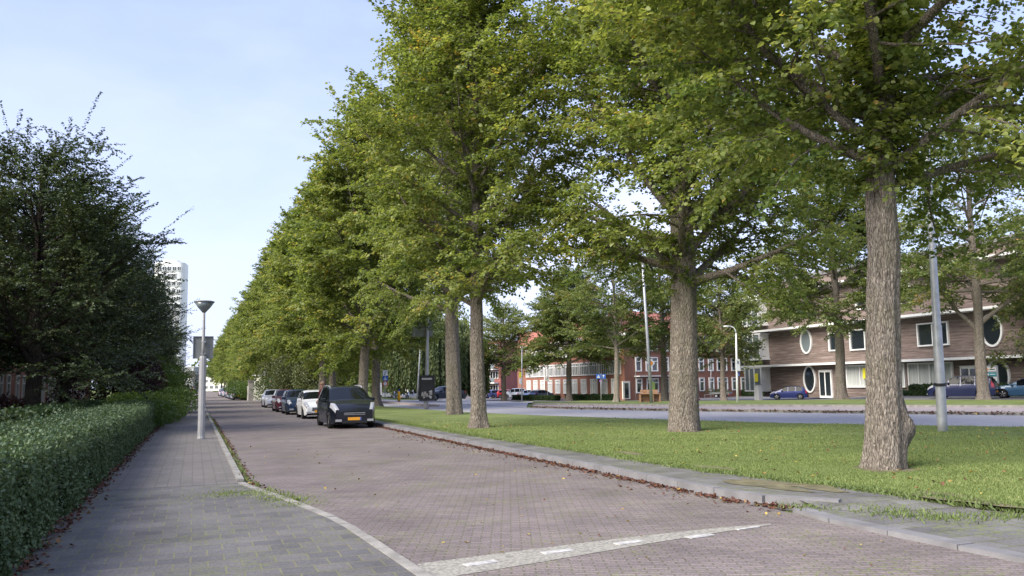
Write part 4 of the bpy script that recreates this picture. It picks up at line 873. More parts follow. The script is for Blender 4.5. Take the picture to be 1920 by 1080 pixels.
# grey stains under ovals
# --- balcony flats
def flats(name, label, px0, px1, zc0, zc1, nf, fh, mat_, balc=True, depth=12, base=-1.2, rail='white', nw=3):
    a, b = AZ(px0, 742, zc0), AZ(px1, 742, zc1); a.z = b.z = 0; rz = math.atan2(b.y-a.y, b.x-a.x); ln = (b-a).length
    t = thing(name, label, 'building', (a.x, a.y, base), rz); H_ = nf*fh+.6
    mb = MB(); mb.box((ln/2, depth/2, H_/2-.2), (ln, depth, H_+.4)); mb.build('wall', M[mat_], t)
    mb = MB(); mb.box((ln/2, depth/2, H_+.12), (ln+.6, depth+.6, .24)); mb.build('roof', M['white'], t)
    f_, p_ = winframe(ln/nw*.68, fh*.55, nv=3, fw=.12, dep=.2); f_, p_ = f_.mesh('window', [M['white']]), p_.mesh('pane', [M['glass']])
    for i in range(nf):
        for j in range(nw): o = link('window', f_, t, (ln*(j+.5)/nw, -.05, i*fh+fh*.32)); link('pane', p_, o)
        if balc and i:
            q = MB(); q.box((ln*.55, -.8, i*fh), (ln*.8, 1.6, .22)); q.box((ln*.55, -1.56, i*fh+.6), (ln*.8, .06, .95), m=1); q.box((ln*.15, -.8, i*fh+.6), (.06, 1.45, .95), m=1); q.build('balcony', [M['white'], M['paleglass']], t)
    return t
flats('apartment_building', 'brick block of flats with white balconies between the trunks and the parking lot', 872, 939, 190, 184, 4, 2.9, 'brickdark', nw=3)
flats('apartment_building', 'pale block of flats with white ends far behind the round traffic sign', 716, 746, 240, 236, 5, 2.8, 'brickred', nw=2, base=-.8)
flats('distant_building', 'low pink brick building with a white gable at the horizon beside the school', 952, 984, 240, 240, 3, 2.9, 'brickred', balc=False, nw=3, base=-1.2)
# white gable in front of it
p = AZ(962, 735, 236); q = MB(); q.box((0, 0, 4), (3.6, 1, 6.6)); q.add([(-1.9, -.6, 7.3), (1.9, -.6, 7.3), (0, -.6, 8.6), (-1.9, .6, 7.3), (1.9, .6, 7.3), (0, .6, 8.6)], [(0, 1, 2), (5, 4, 3), (0, 3, 4, 1), (1, 4, 5, 2), (2, 5, 3, 0)], 1)
q.box((-.9, -.53, 3.5), (.9, .08, 1.4), m=2); q.box((.9, -.53, 3.5), (.9, .08, 1.4), m=2)
tag(q.build('white_gable', [M['white'], M['rooftile'], M['glass']], loc=(p.x, p.y, -1.0), rz=-.35), 'small white gable house before the low pink building at the horizon', 'house')
flats('distant_building', 'low brick row behind the willows and the round traffic sign', 745, 800, 175, 172, 2, 2.9, 'brickred', balc=False, nw=6, base=-.8, depth=8)
# far end of the street: houses behind the far parked cars
flats('distant_building', 'low sand coloured building closing the view behind the far parked cars', 372, 432, 420, 400, 2, 3.0, 'cream', balc=False, nw=6, base=0)
flats('distant_building', 'pale grey building where the left pavement vanishes', 345, 362, 330, 330, 3, 3.0, 'galv', balc=False, nw=3, base=0)
flats('distant_building', 'low pale annex seen through the open gate behind the pillar', 476, 496, 150, 150, 1, 3.0, 'cream', balc=False, nw=2, base=0)
# --- white tower
tp = AZ(316, 720, 340); tw = thing('tower_block', 'tall white tower block with rounded corners rising above the dark trees', 'tower', (tp.x, tp.y, 0), -.12)
Wt, Dt, Ht = 11.6, 12.0, 51.5
def rrect(w, d, r, n=5):
    out = []
    for cx, cy, a0 in ((w/2-r, d/2-r, 0), (-w/2+r, d/2-r, 90), (-w/2+r, -d/2+r, 180), (w/2-r, -d/2+r, 270)):
        for i in range(n+1): a = math.radians(a0+90*i/n); out.append((cx+r*math.cos(a), cy+r*math.sin(a)))
    return out
mb = MB(); mb.prism(rrect(Wt, Dt, 2.2), 0, Ht); mb.prism(rrect(Wt*.55, Dt*.6, 1.5), Ht, Ht+1.2); mb.build('wall', M['white'], tw)
ft, pt = winframe(1.5, 1.8, nv=2, fw=.16, dep=.3); ft, pt = ft.mesh('window', [M['white']]), pt.mesh('pane', [M['glass']])
for i in range(16):
    for j in range(5):
        if (i*7+j*3) % 11 == 0 and i < 15: continue
        o = link('window', ft, tw, (-Wt/2+2.1+(Wt-4.2)*j/4, -Dt/2-.08, 3.0+i*3.0)); link('pane', pt, o)

# ------------------------------------------------------------------ hedges beyond the road
def hedge_px(name, px0, py0, px1, py1, w, h, n, label, mat_='hedge2', leaf=.12, group=None, seed=5):
    a, b = G(px0, py0), G(px1, py1); return hedge(name, a, b, w, h, n, leaf, mat_, label, z=(a.z+b.z)/2-.03, seed=seed, rough=.05, group=group)
GH = 'clipped hedges beyond the main road'
hedge_px('hedge', 1060, 751, 1165, 751, 1.2, .82, 12000, 'low dark hedge before the school, between the two trees there', group=GH, seed=41)
hedge_px('hedge', 960, 750, 1040, 751.5, 1.0, .72, 8000, 'low hedge left of the broad tree before the school wing', group=GH, seed=42)
hedge_px('hedge', 1172, 751, 1192, 750, 1.0, .72, 3500, 'short end of low hedge beside the yellow green bin', group=GH, seed=43)
hedge_px('hedge', 1372, 743, 1452, 744, 1.2, 1.1, 9000, 'dark hedge behind the trailer and the blue hatchback', group=GH, seed=44)
hedge_px('hedge', 1515, 744, 1700, 743, 1.0, .90, 16000, 'dark hedge in front of the timber clad building between hatchback and tall mast', group=GH, seed=45)
hedge_px('hedge', 1705, 743, 1990, 744.5, 1.0, .92, 16000, 'dark hedge behind the dark blue people carrier', group=GH, seed=46)

# ------------------------------------------------------------------ CARS
def car(name, label, L_, Wd, Hh, kind, col, loc, rz, group=None, cat='car', metal=.3, rails=False, darkwin=True, plate=True):
    PR = {'hatch': [(0, .50), (.012, .60), (.05, .74), (.12, .92), (.24, .985), (.42, 1), (.57, .955), (.765, .67), (.79, .65), (.92, .575), (.965, .50), (.99, .44), (1, .40)],
          'mpv': [(0, .50), (.01, .62), (.03, .74), (.075, .95), (.2, .99), (.42, 1), (.57, .965), (.81, .655), (.835, .635), (.93, .565), (.97, .49), (.99, .43), (1, .40)],
          'sedan': [(0, .48), (.012, .60), (.03, .655), (.14, .675), (.17, .69), (.30, .93), (.44, 1), (.55, .97), (.715, .675), (.74, .655), (.92, .57), (.97, .49), (.99, .44), (1, .40)]}[kind]
    GL = {'hatch': ((.035, .125), (.585, .755), [(.14, .30), (.315, .50), (.515, .66)]), 'mpv': ((.022, .085), (.585, .80), [(.10, .27), (.285, .48), (.495, .66), (.675, .74)]),
          'sedan': ((.175, .30), (.56, .705), [(.27, .42), (.435, .60)])}[kind]
    (r0, r1), (w0, w1), side = GL
    px_, pz_ = [a for a, b in PR], [b for a, b in PR]
    top = lambda t: float(np.interp(t, px_, pz_))*Hh
    belt = lambda t: min((.655-.055*t)*Hh, top(t)-.0)
    wr = .31 if Hh < 1.58 else .33; wx = (L_*.19, L_*.815)
    def plan(t): e = max(0, (abs(2*t-1)-.62)/.38); return 1-(.24 if t > .5 else .16)*e**2.4
    def zlow(t):
        x = t*L_; z = .19+.10*max(0, (abs(2*t-1)-.9)/.1)
        for c in wx:
            dx = abs(x-c); R_ = wr+.055
            if dx < R_: z = max(z, wr+math.sqrt(max(0, R_*R_-dx*dx)))
        return z
    def rows(t):
        hw = Wd/2*plan(t); tp_ = top(t); bl_ = min(belt(t), tp_-.005); gh = max(0, min(1, (tp_-bl_)/(.34*Hh))); zl = zlow(t)
        y4 = hw*(.955-.20*gh); z4 = bl_+(tp_-bl_)*.90; zm = max(.62*bl_, zl+.02)
        return [(hw*.965, zl), (hw*1.0, max(zl+.01, min(.42*Hh*.8, zm))), (hw*.995, max(zm+.01, .78*bl_)), (hw*.955, bl_), (y4, z4), (y4*.80, tp_-.006), (y4*.4, tp_+.012), (0, tp_+.018)]
    ts = sorted(set([round(i/86, 5) for i in range(87)]+[.004, .008, .992, .996]+[round((c+s*(wr+.055)*q)/L_, 5) for c in wx for s in (-1, 1) for q in (1, .985, .93, .8)]+[r0, r1, w0, w1]+[q for s_ in side for q in s_]))
    nr = 8; V = []
    for t in ts:
        R_ = rows(t); x = t*L_-L_/2
        for y, z in R_: V.append((x, y, z))
        for y, z in R_[-2::-1]: V.append((x, -y, z))
    nw_ = 2*nr-1; fb, fws, fsw = [], [], []
    for i in range(len(ts)-1):
        tm = (ts[i]+ts[i+1])/2
        for j in range(nw_-1):
            f = (i*nw_+j, i*nw_+j+1, (i+1)*nw_+j+1, (i+1)*nw_+j); jj = j if j < nr-1 else 2*nr-3-j
            if jj >= 4 and (w0 < tm < w1 or r0 < tm < r1): fws.append(f)
            elif jj == 3 and any(a < tm < b for a, b in side): fsw.append(f)
            else: fb.append(f)
    fb.append(tuple(range(nw_))[::-1]); fb.append(tuple(range((len(ts)-1)*nw_, len(ts)*nw_)))
    root = thing(name, label, cat, loc, rz, group)
    def sub(nm, fs, m, parent=root, sm=True, ofs=0):
        used = sorted({i for f in fs for i in f}); mp_ = {a: b for b, a in enumerate(used)}; b_ = MB(); b_.add([V[i] for i in used], [tuple(mp_[i] for i in f) for f in fs]); o = b_.build(nm, m, parent, sm)
        me = o.data; bm = bmesh.new(); bm.from_mesh(me); bmesh.ops.recalc_face_normals(bm, faces=bm.faces)
        if nm != 'body':
            fl_ = [f for f in bm.faces if (f.normal.y*f.calc_center_median().y < 0 if nm == 'side_window' else f.normal.z < 0)]; bmesh.ops.reverse_faces(bm, faces=fl_)
        bm.to_mesh(me); bm.free(); return o
    pk = 'paint_%.2f_%.2f_%.2f' % col
    if pk not in M: M[pk] = paint(pk, col, metal)
    ob = sub('body', fb, M[pk])
    for p_ in ob.data.polygons: p_.use_smooth = True
    try: ob.data.set_sharp_from_angle(angle=math.radians(38))
    except Exception: pass
    b_ = MB(); b_.box((0, 0, .34), (L_*.9, Wd*.86, .30)); b_.box((-.1*L_*0, 0, .62*Hh*.75), (L_*.62, Wd*.8, .25)); b_.build('underbody', M['under'], root)
    fw = [f for f in fws if V[f[0]][0] > 0]; rw = [f for f in fws if V[f[0]][0] <= 0]
    sub('windscreen', fw, M['carglass']); sub('rear_window', rw, M['carglass']); sub('side_window', [f for f in fsw if V[f[0]][1] > 0], M['carglass']); sub('side_window', [f for f in fsw if V[f[0]][1] < 0], M['carglass'])
    def pt_(t, r, sd):
        R_ = rows(t); i = min(len(R_)-2, int(r)); a = r-i; return Vector((t*L_-L_/2, sd*(R_[i][0]*(1-a)+R_[i+1][0]*a), R_[i][1]*(1-a)+R_[i+1][1]*a))
    def patch(nm, t0, t1, q0, q1, sd, m, n=6, th=.012):
        b_ = MB(); vs = []
        for i in range(n+1):
            for j in range(n+1):
                t = t0+(t1-t0)*i/n; r = q0+(q1-q0)*j/n; p = pt_(t, r, sd); a = pt_(min(1, t+.004), r, sd)-pt_(t-.004, r, sd); c = pt_(t, min(6.9, r+.05), sd)-pt_(t, r-.05, sd); nn = a.cross(c); nn = nn.normalized() if nn.length > 1e-9 else Vector((0, 0, 1))
                if nn.y*sd < 0 and abs(nn.y) > .15: nn = -nn
                elif nn.z < 0 and abs(nn.y) <= .15: nn = -nn
                vs.append(p+nn*th)
        b_.add(vs, [(i*(n+1)+j, (i+1)*(n+1)+j, (i+1)*(n+1)+j+1, i*(n+1)+j+1) for i in range(n) for j in range(n)]); return b_.build(nm, m, root, True)
    for sd in (1, -1):
        patch('headlight', .905 if kind != 'mpv' else .895, .988, 2.3, 4.75, sd, M['lens'], th=.02); patch('tail_light', .006, .05, 1.9, 3.7, sd, M['tail'])
        b_ = MB(); p = pt_(.665, 3.1, sd); b_.box((p.x+.02, p.y+sd*.12, p.z+.04), (.16, .22, .15)); o = b_.build('mirror', M[pk] if kind != 'x' else M['black'], root); md = o.modifiers.new('b', 'BEVEL'); md.width = .04; md.segments = 2
        for c in wx:
            b_ = MB(); x = c-L_/2; yy_ = sd*(Wd/2-.12)
            prof = [(wr*.66, -.10), (wr*.94, -.105), (wr, -.07), (wr, .07), (wr*.94, .105), (wr*.66, .10)]
            n = 24; kk = len(b_.v)
            for r_2, yv in prof:
                for j in range(n): a = 2*math.pi*j/n; b_.v.append((x+r_2*math.cos(a), yy_+yv*sd*-1*-1, wr+r_2*math.sin(a)))
            for i in range(len(prof)-1):
                for j in range(n): b_.f.append((kk+i*n+j, kk+i*n+(j+1) % n, kk+(i+1)*n+(j+1) % n, kk+(i+1)*n+j)); b_.m.append(0)
            wo_ = b_.build('wheel', M['tyre'], root, True)
            b_ = MB(); n = 20; yf = yy_+sd*.075
            b_.add([(x+wr*.68*math.cos(2*math.pi*j/n), yf, wr+wr*.68*math.sin(2*math.pi*j/n)) for j in range(n)]+[(x+wr*.60*math.cos(2*math.pi*j/n), yf-sd*.03, wr+wr*.60*math.sin(2*math.pi*j/n)) for j in range(n)], [(j, (j+1) % n, n+(j+1) % n, n+j) for j in range(n)]+[tuple(range(n, 2*n))], 0)
            for j in range(5):
                a = 2*math.pi*j/5+.3; da = .16
                b_.add([(x+wr*q*math.cos(a+e), yf+sd*(-.005 if q > .3 else .012), wr+wr*q*math.sin(a+e)) for q, e in ((.08, -da*2), (.64, -da), (.64, da), (.08, da*2))], [(0, 1, 2, 3)], 1)
            b_.build('rim', [M['black'], M['rim']], wo_)
    b_ = MB(); zf = .33*Hh
    b_.box((L_/2+.004, 0, zf+.02), (.03, Wd*.46, .16)); b_.box((L_/2+.022, 0, zf+.06), (.012, Wd*.44, .018), m=1); b_.box((L_/2+.022, 0, zf+.0), (.012, Wd*.44, .014), m=1); b_.build('grille', [M['black'], M['galv']], root)
    b_ = MB(); b_.box((L_/2+.004, 0, .265), (.03, Wd*.52, .09)); b_.build('air_intake', M['black'], root)
    for sd in (1, -1):
        b_ = MB(); b_.box((L_/2+.004, sd*Wd*.335, .33), (.03, .24, .09)); b_.build('fog_lamp', M['lens'], root)
    if plate:
        b_ = MB(); b_.box((L_/2+.03, 0, .39), (.02, .52, .115)); b_.box((L_/2+.041, .235, .39), (.004, .05, .11), m=1)
        b_.build('number_plate', [M['plateback'], M['blue']], root); b_ = MB(); b_.box((-L_/2-.02, 0, .56 if kind == 'hatch' else .5), (.02, .52, .115)); b_.build('number_plate', M['plateback'], root)
    b_ = MB(); b_.box((-L_/2+.02, 0, .30), (.06, Wd*.7, .12)); b_.build('rear_bumper', M['black'], root)
    if rails:
        for sd in (1, -1):
            P_ = [pt_(t, 4.35, sd)+Vector((0, 0, .055)) for t in (.12, .14, .2, .3, .4, .5, .54, .56)]; P_[0].z -= .05; P_[-1].z -= .05
            b_ = MB(); b_.tube(P_, .022, 6); b_.build('roof_rail', M['galv'], root)
    return root
SD = -math.pi/2      # facing the camera along the street
def sx_(px, Y): d = ray(px, 760); return d[0]/d[1]*Y
car('people_carrier', 'dark blue black people carrier with silver roof rails at the head of the parked row', 4.65, 1.86, 1.68, 'mpv', (.006, .008, .016), (5.93, 34.0+2.33, 0), SD, rails=True)
PG = 'cars parked along the right side of the street'
car('parked_car', 'white hatchback parked right behind the dark people carrier', 3.75, 1.68, 1.47, 'hatch', (.72, .72, .70), (6.1, 45.2+1.9, 0), SD, PG, metal=0)
car('parked_car', 'dark blue hatchback parked between the white and the maroon car', 4.0, 1.72, 1.5, 'hatch', (.012, .03, .07), (6.0, 52.5+2.0, 0), SD, PG)
car('parked_car', 'maroon hatchback parked third behind the people carrier', 4.1, 1.72, 1.52, 'hatch', (.10, .015, .03), (5.95, 58.8+2.0, 0), SD, PG)
car('parked_car', 'silver saloon facing the camera at the end of the near parked row', 4.3, 1.72, 1.45, 'sedan', (.52, .54, .60), (6.15, 71.5+2.1, 0), SD, PG, metal=.6)
fc = [((.012, .014, .018), 'hatch', 'black hatchback seen from behind, nearest of the far parked cars'), ((.40, .44, .52), 'hatch', 'silver blue car next beyond the black hatchback of the far row'), ((.03, .04, .09), 'mpv', 'dark people carrier third in the far row of parked cars'),
      ((.35, .36, .40), 'mpv', 'grey people carrier fourth in the far row of parked cars'), ((.05, .07, .16), 'hatch', 'blue car fifth in the far row'), ((.5, .5, .52), 'sedan', 'pale car sixth in the far row'), ((.02, .02, .03), 'hatch', 'black car seventh in the far row'),
      ((.08, .12, .3), 'hatch', 'bright blue car eighth in the far row'), ((.6, .6, .6), 'hatch', 'white car ninth in the far row'), ((.15, .03, .03), 'sedan', 'red car tenth in the far row, where the street vanishes')]
for i, (c_, k_, lb) in enumerate(fc):
    car('parked_car', lb, 4.1, 1.72, 1.46 if k_ != 'mpv' else 1.65, k_, c_, (5.55-.02*i, 117+2+i*6.3+(9 if i > 4 else 0), 0), math.pi/2, 'cars in the far parked row')
def car_at(px, py_, label, L_, W_, H_, kind, col, ang, group=None, zc=None, metal=.3, name='parked_car'):
    p = G(px, py_) if zc is None else AG(px, zc); return car(name, label, L_, W_, H_, kind, col, (p.x, p.y, p.z+.035), ang, group, metal=metal)
srv = math.atan2((S3[2]-S3[1]).y, (S3[2]-S3[1]).x)    # direction of the service road, to the left
car_at(1480, 749, 'bright dark blue hatchback parked before the timber clad building, tail to the right', 3.95, 1.7, 1.47, 'hatch', (.008, .018, .12), srv+.28)
car_at(1806, 748, 'dark blue people carrier parked behind the forked tree', 4.45, 1.8, 1.66, 'mpv', (.006, .012, .06), srv)
car_at(1925, 747, 'steel blue car cut off by the right edge of the photo', 4.3, 1.75, 1.42, 'sedan', (.015, .07, .15), srv)
car_at(831, 748, 'dark saloon in the side road behind the advertising frame', 4.6, 1.78, 1.45, 'sedan', (.02, .03, .05), math.pi+.3, zc=86, name='dark_saloon')
PK = 'cars in the distant parking lot'
pl = [(881, 150, (.5, .5, .5), 'hatch', 'pale car in the parking lot just right of the stout lime trunk'), (917, 152, (.62, .64, .68), 'sedan', 'silver saloon in the parking lot beside the slim trunk'), (930, 150, (.04, .08, .25), 'hatch', 'blue car in the parking lot under the balcony flats'),
      (941, 152, (.35, .4, .5), 'hatch', 'grey blue car in the parking lot left of the red one'), (951, 150, (.42, .03, .04), 'hatch', 'red car in the parking lot'), (964, 146, (.45, .5, .58), 'mpv', 'silver people carrier in the parking lot left of the thin bus stop pole'),
      (990, 142, (.5, .55, .62), 'sedan', 'silver car in front of the left end of the school wing'), (1004, 140, (.12, .2, .4), 'hatch', 'blue car in front of the school wing'), (1016, 138, (.05, .08, .2), 'hatch', 'dark blue car in front of the school wing, nearest the tree'),
      (722, 165, (.6, .6, .62), 'hatch', 'white car far behind the round traffic sign'), (733, 168, (.45, .48, .5), 'hatch', 'grey car far behind the yellow bollard'), (744, 166, (.5, .52, .56), 'sedan', 'pale saloon far right of the yellow bollard'), (757, 165, (.12, .16, .25), 'hatch', 'blue grey car far left of the leaning pole'), (773, 160, (.3, .35, .4), 'hatch', 'grey car at the foot of the willows')]
for i, (px, zc, c_, k_, lb) in enumerate(pl): car_at(px, 740, lb, 4.2, 1.72, 1.46 if k_ != 'mpv' else 1.7, k_, c_, (math.pi if i % 2 else 0)+.35*math.sin(i), PK, zc=zc, name='distant_car')

# ------------------------------------------------------------------ trailer
p = G(1352, 746); tr = thing('car_trailer', 'small open trailer with mesh sides and garden waste parked before the school', 'trailer', (p.x, p.y, p.z), srv+.1)
mb = MB(); mb.box((0, 0, .55), (3.0, 1.5, .08)); mb.box((0, .73, .72), (3.0, .04, .32)); mb.box((0, -.73, .72), (3.0, .04, .32)); mb.box((1.48, 0, .72), (.04, 1.5, .32)); mb.box((-1.48, 0, .72), (.04, 1.5, .32)); mb.build('load_bed', M['signback'], tr)
mb = MB()
for sd in (-.73, .73):
    for i in range(8): mb.box((-1.4+.4*i, sd, 1.05), (.05, .04, .36))
    mb.box((0, sd, 1.24), (3.0, .05, .05))
mb.build('rail', M['black'], tr)
for sd in (-.82, .82):
    for xx in (-.35, .4):
        mb = MB(); mb.tube([(xx, sd-.09, .30), (xx, sd+.09, .30)], .30, 18); w_ = mb.build('wheel', M['tyre'], tr); mb = MB(); mb.tube([(xx, sd-.10, .30), (xx, sd+.10, .30)], .17, 14); mb.build('rim', M['rim'], w_)
    mb = MB(); mb.box((.02, sd, .66), (1.5, .26, .05)); mb.build('mudguard', M['galv'], tr)
mb = MB(); mb.tube([(1.4, .4, .5), (2.5, 0, .45)], .04, 6); mb.tube([(1.4, -.4, .5), (2.5, 0, .45)], .04, 6); mb.box((2.5, 0, .25), (.08, .08, .5)); mb.build('drawbar', M['galv'], tr)
mb = MB(); mb.box((-1.55, -.6, .5), (.05, .3, .14)); mb.box((-1.55, .6, .5), (.05, .3, .14)); mb.build('tail_light', M['red'], tr)
link('foliage', bush_mesh(90, (2.7, 1.3, .7), 1500, .1, 'olive'), None, (p.x, p.y, p.z+.62), srv+.1); tag(bpy.context.scene.collection.objects[-1], 'heap of garden cuttings lying in the small trailer', 'garden waste'); bpy.context.scene.collection.objects[-1].name = 'garden_waste'

# ------------------------------------------------------------------ STREET FURNITURE
def slashboard(w, h, parent, loc, rz=0, name='sign_panel', frame=True):
    mb = MB(); mb.box((0, 0, 0), (w, .03, h), m=0); a = math.atan2(h, w); mb.add([(-.30*w, -.019, -.36*h), (-.22*w, -.019, -.42*h), (.34*w, -.019, .36*h), (.26*w, -.019, .42*h)], [(0, 1, 2, 3)], 1)
    mb.box((-.02*w, -.02, .02*h), (.22*w, .006, .22*h), m=1)
    return mb.build(name, [M['white'], M['black']], parent, loc=loc, rz=rz)
def cross_sign(w, parent, loc, rz=0):
    mb = MB(); mb.box((0, 0, 0), (w, .03, w), m=0); mb.add([(-.33*w, -.019, -.32*w), (.33*w, -.019, -.32*w), (0, -.019, .34*w)], [(0, 1, 2)], 1); mb.box((0, -.022, -.10*w), (.10*w, .006, .34*w), m=2); return mb.build('crossing_sign', [M['blue'], M['white'], M['black']], parent, loc=loc, rz=rz)
# near lamp post
p = G(377, 823, .03); lp = thing('lamp_post', 'grey lamp post with a conical lamp standing on the left pavement', 'lamp post', p, .0)
zs_ = 1.7-(630-727)/FPX*30.2; z1 = lambda y: 1.7+(727-y)/FPX*(p.x*_f[0]+p.y*_f[1])*1.0
mb = MB(); mb.lathe([(.125, -.02), (.125, .05), (.112, .08), (.112, z1(672)-.03), (.10, z1(668)-.03)], n=10); mb.build('base_column', M['polegrey'], lp)
mb = MB(); mb.lathe([(.052, z1(672)-.05), (.05, z1(640)), (.040, z1(590)), (.04, z1(586))], n=14); mb.build('pole', M['polegrey'], lp, True)
mb = MB(); zt = z1(570); mb.lathe([(.045, z1(588)), (.09, z1(585)), (.20, z1(578)), (.315, zt+.03)], n=28); mb.build('lamp_shade', M['paleglass'], lp, True)
mb = MB(); mb.lathe([(.315, zt+.031), (.335, zt+.035), (.33, zt+.06), (.24, zt+.085), (.05, zt+.10)], n=28); mb.build('lamp_cap', M['signback'], lp, True)
zb = z1(672); ztp = z1(631)
t = thing('sign_box', 'back of two grey sign panels fixed side by side on the lamp post', 'sign', (p.x, p.y+.10, (zb+ztp)/2+.0))
mb = MB(); hh = ztp-zb
for sd in (-1, 1):
    mb = MB(); mb.box((sd*.165, .02, 0), (.30, .03, hh)); mb.box((sd*.31, 0, 0), (.02, .08, hh)); mb.box((sd*.165, 0, hh/2), (.31, .08, .02)); mb.box((sd*.165, 0, -hh/2), (.31, .08, .02)); mb.build('panel', M['signback'], t)
mb = MB(); mb.box((0, -.06, hh*.25), (.14, .16, .04)); mb.box((0, -.06, -hh*.3), (.14, .16, .04)); mb.build('bracket', M['galv'], t)
for sd in (-1, 1):
    pass
# tall galvanised mast on the verge, right
p = G(1768, 811, .1); q = AZ(1742, 350, p.x*_f[0]+p.y*_f[1]); lean = ((q.x-p.x)/(q.z-p.z), (q.y-p.y)/(q.z-p.z)); Hm = 11.0
t = thing('lighting_mast', 'tall galvanised lighting mast with a clamp band, leaning beside the nearest lime', 'mast', p)
mb = MB(); Lh = lambda z: (lean[0]*z, lean[1]*z, z); mb.tube([Lh(-.1), Lh(.3), Lh(3.0), Lh(3.05), Lh(Hm)], [.135, .135, .125, .108, .05], 18); mb.build('pole', M['galv'], t, True)
mb = MB(); mb.tube([Lh(1.32), Lh(1.40)], [.165, .165], 18); mb.build('clamp_band', M['black'], t)
mb = MB(); mb.tube([Lh(Hm), (lean[0]*Hm+.6, lean[1]*Hm+.3, Hm+.35), (lean[0]*Hm+1.5, lean[1]*Hm+.8, Hm+.45)], [.055, .045, .045], 8); mb.box((lean[0]*Hm+1.9, lean[1]*Hm+1.0, Hm+.45), (.9, .3, .14), .5); mb.build('lamp_arm', M['galv'], t)
# mast with dark board + advertising frame
p = G(799, 764, .12); zc = p.x*_f[0]+p.y*_f[1]; k_ = zc/FPX; Z = lambda y: CAMH+(720-y)*k_
t = thing('sign_mast', 'tall grey mast carrying a dark board high up, rising behind the advertising frame', 'mast', p)
mb = MB(); mb.tube([(0, 0, -.1), (0, 0, .55), (.08, 0, 3), (.18, 0, 9.5)], [.17, .16, .12, .07], 12); mb.build('pole', M['polegrey'], t, True)
mb = MB(); w_ = 39*k_; mb.box((-7*k_, .18, Z(617)-.1), (w_, .06, 29*k_)); mb.box((-7*k_, .13, Z(617)-.1), (w_, .05, .05), m=1); mb.box((-7*k_-w_/2+.15, .13, Z(617)-.1), (.05, .05, 29*k_), m=1); mb.build('board', [M['signback'], M['galv']], t, rz=-.35)
t = thing('advertising_frame', 'dark framed advertising panel clamped low on the tall mast', 'advertising panel', (p.x, p.y-.25, p.z+.45), -.35)
mb = MB(); w_, h_ = 1.06, 1.72; mb.box((0, 0, .06), (w_, .16, .12)); mb.box((0, 0, h_-.06), (w_, .16, .12)); mb.box((-w_/2+.05, 0, h_/2), (.10, .16, h_-.24)); mb.box((w_/2-.05, 0, h_/2), (.10, .16, h_-.24)); mb.build('frame', M['black'], t)
mb = MB(); mb.box((0, -.02, h_/2), (w_-.2, .05, h_-.24)); mb.build('pane', M['carglass'], t)
mb = MB(); rr_ = random.Random(4); mb.box((0, -.047, h_/2), (w_-.24, .006, h_-.3), m=2)
for i in range(14): mb.box((rr_.uniform(-.33, .33), -.05, rr_.uniform(.2, .72)), (rr_.uniform(.05, .2), .008, rr_.uniform(.05, .22)), m=i % 2)
mb.box((0, -.05, 1.48), (.7, .008, .12), m=0); mb.build('poster', [M['polegrey'], M['stone'], M['black']], t)
# leaning light pole
def simple_pole(name, label, px, py, ytop, pxtop, r=.07, mat_='galv', cat='pole', z=None, extra=None):
    p = G(px, py) if z is None else G(px, py, z); zc = p.x*_f[0]+p.y*_f[1]; q = AZ(pxtop, ytop, zc); t = thing(name, label, cat, p)
    mb = MB(); d = q-p; mb.tube([(0, 0, -.05), tuple(d*.4), tuple(d)], [r, r*.85, r*.6], 10); mb.build('pole', M[mat_], t, True); return t, p, d, zc
simple_pole('leaning_pole', 'thin pale pole leaning right beside the advertising frame', 782, 749, 634, 789, .09)
# pavement poles far left
for px, y0, yt in ((354, 741, 700), (358.5, 742, 698)):
    simple_pole('thin_pole', 'thin grey pole on the left pavement far beyond the lamp post, %s' % ('left of a pair' if px < 355 else 'right of a pair'), px, y0, yt, px, .09, 'polegrey')
# signs on the verge between roads
t, p, d, zc = simple_pole('zone_sign', 'white sign with a black slash on a grey pole above the silver saloon', 491, 745, 686, 491, .06, 'galv', 'traffic sign'); k_ = zc/FPX
slashboard(13*k_, 15*k_, t, (0, -.1, CAMH+(724.5-697)*k_-p.z), -.2)
t, p, d, zc = simple_pole('small_sign', 'small white sign with an orange spot on a short pole beside the olive bush', 509, 744, 708, 509, .05, 'galv', 'traffic sign'); k_ = zc/FPX
mb = MB(); mb.box((0, -.08, CAMH+(724.5-715)*k_), (8*k_, .03, 9*k_)); mb.box((0, -.10, CAMH+(724.5-715)*k_), (4*k_, .01, 4*k_), m=1); mb.build('sign_panel', [M['white'], M['orange']], t)
t, p, d, zc = simple_pole('sign_stack', 'pole with slashed white sign, blue crossing sign and round red rimmed sign', 722, 748, 693, 722, .05, 'galv', 'traffic sign'); k_ = zc/FPX; yz = lambda y: CAMH+(721.3-y)*k_-p.z
slashboard(9*k_, 10*k_, t, (0, -.1, yz(699.5)), -.35); cross_sign(9.5*k_, t, (0, -.1, yz(709.5)), -.35)
mb = MB(); mb.disc((0, 0, 0), 5*k_, 5*k_, -.02, .0, m=1); mb.disc((0, 0, 0), 3.4*k_, 3.4*k_, -.035, -.02, m=0); mb.build('round_sign', [M['white'], M['red']], t, loc=(0, -.1, yz(719.5)), rz=-.35)
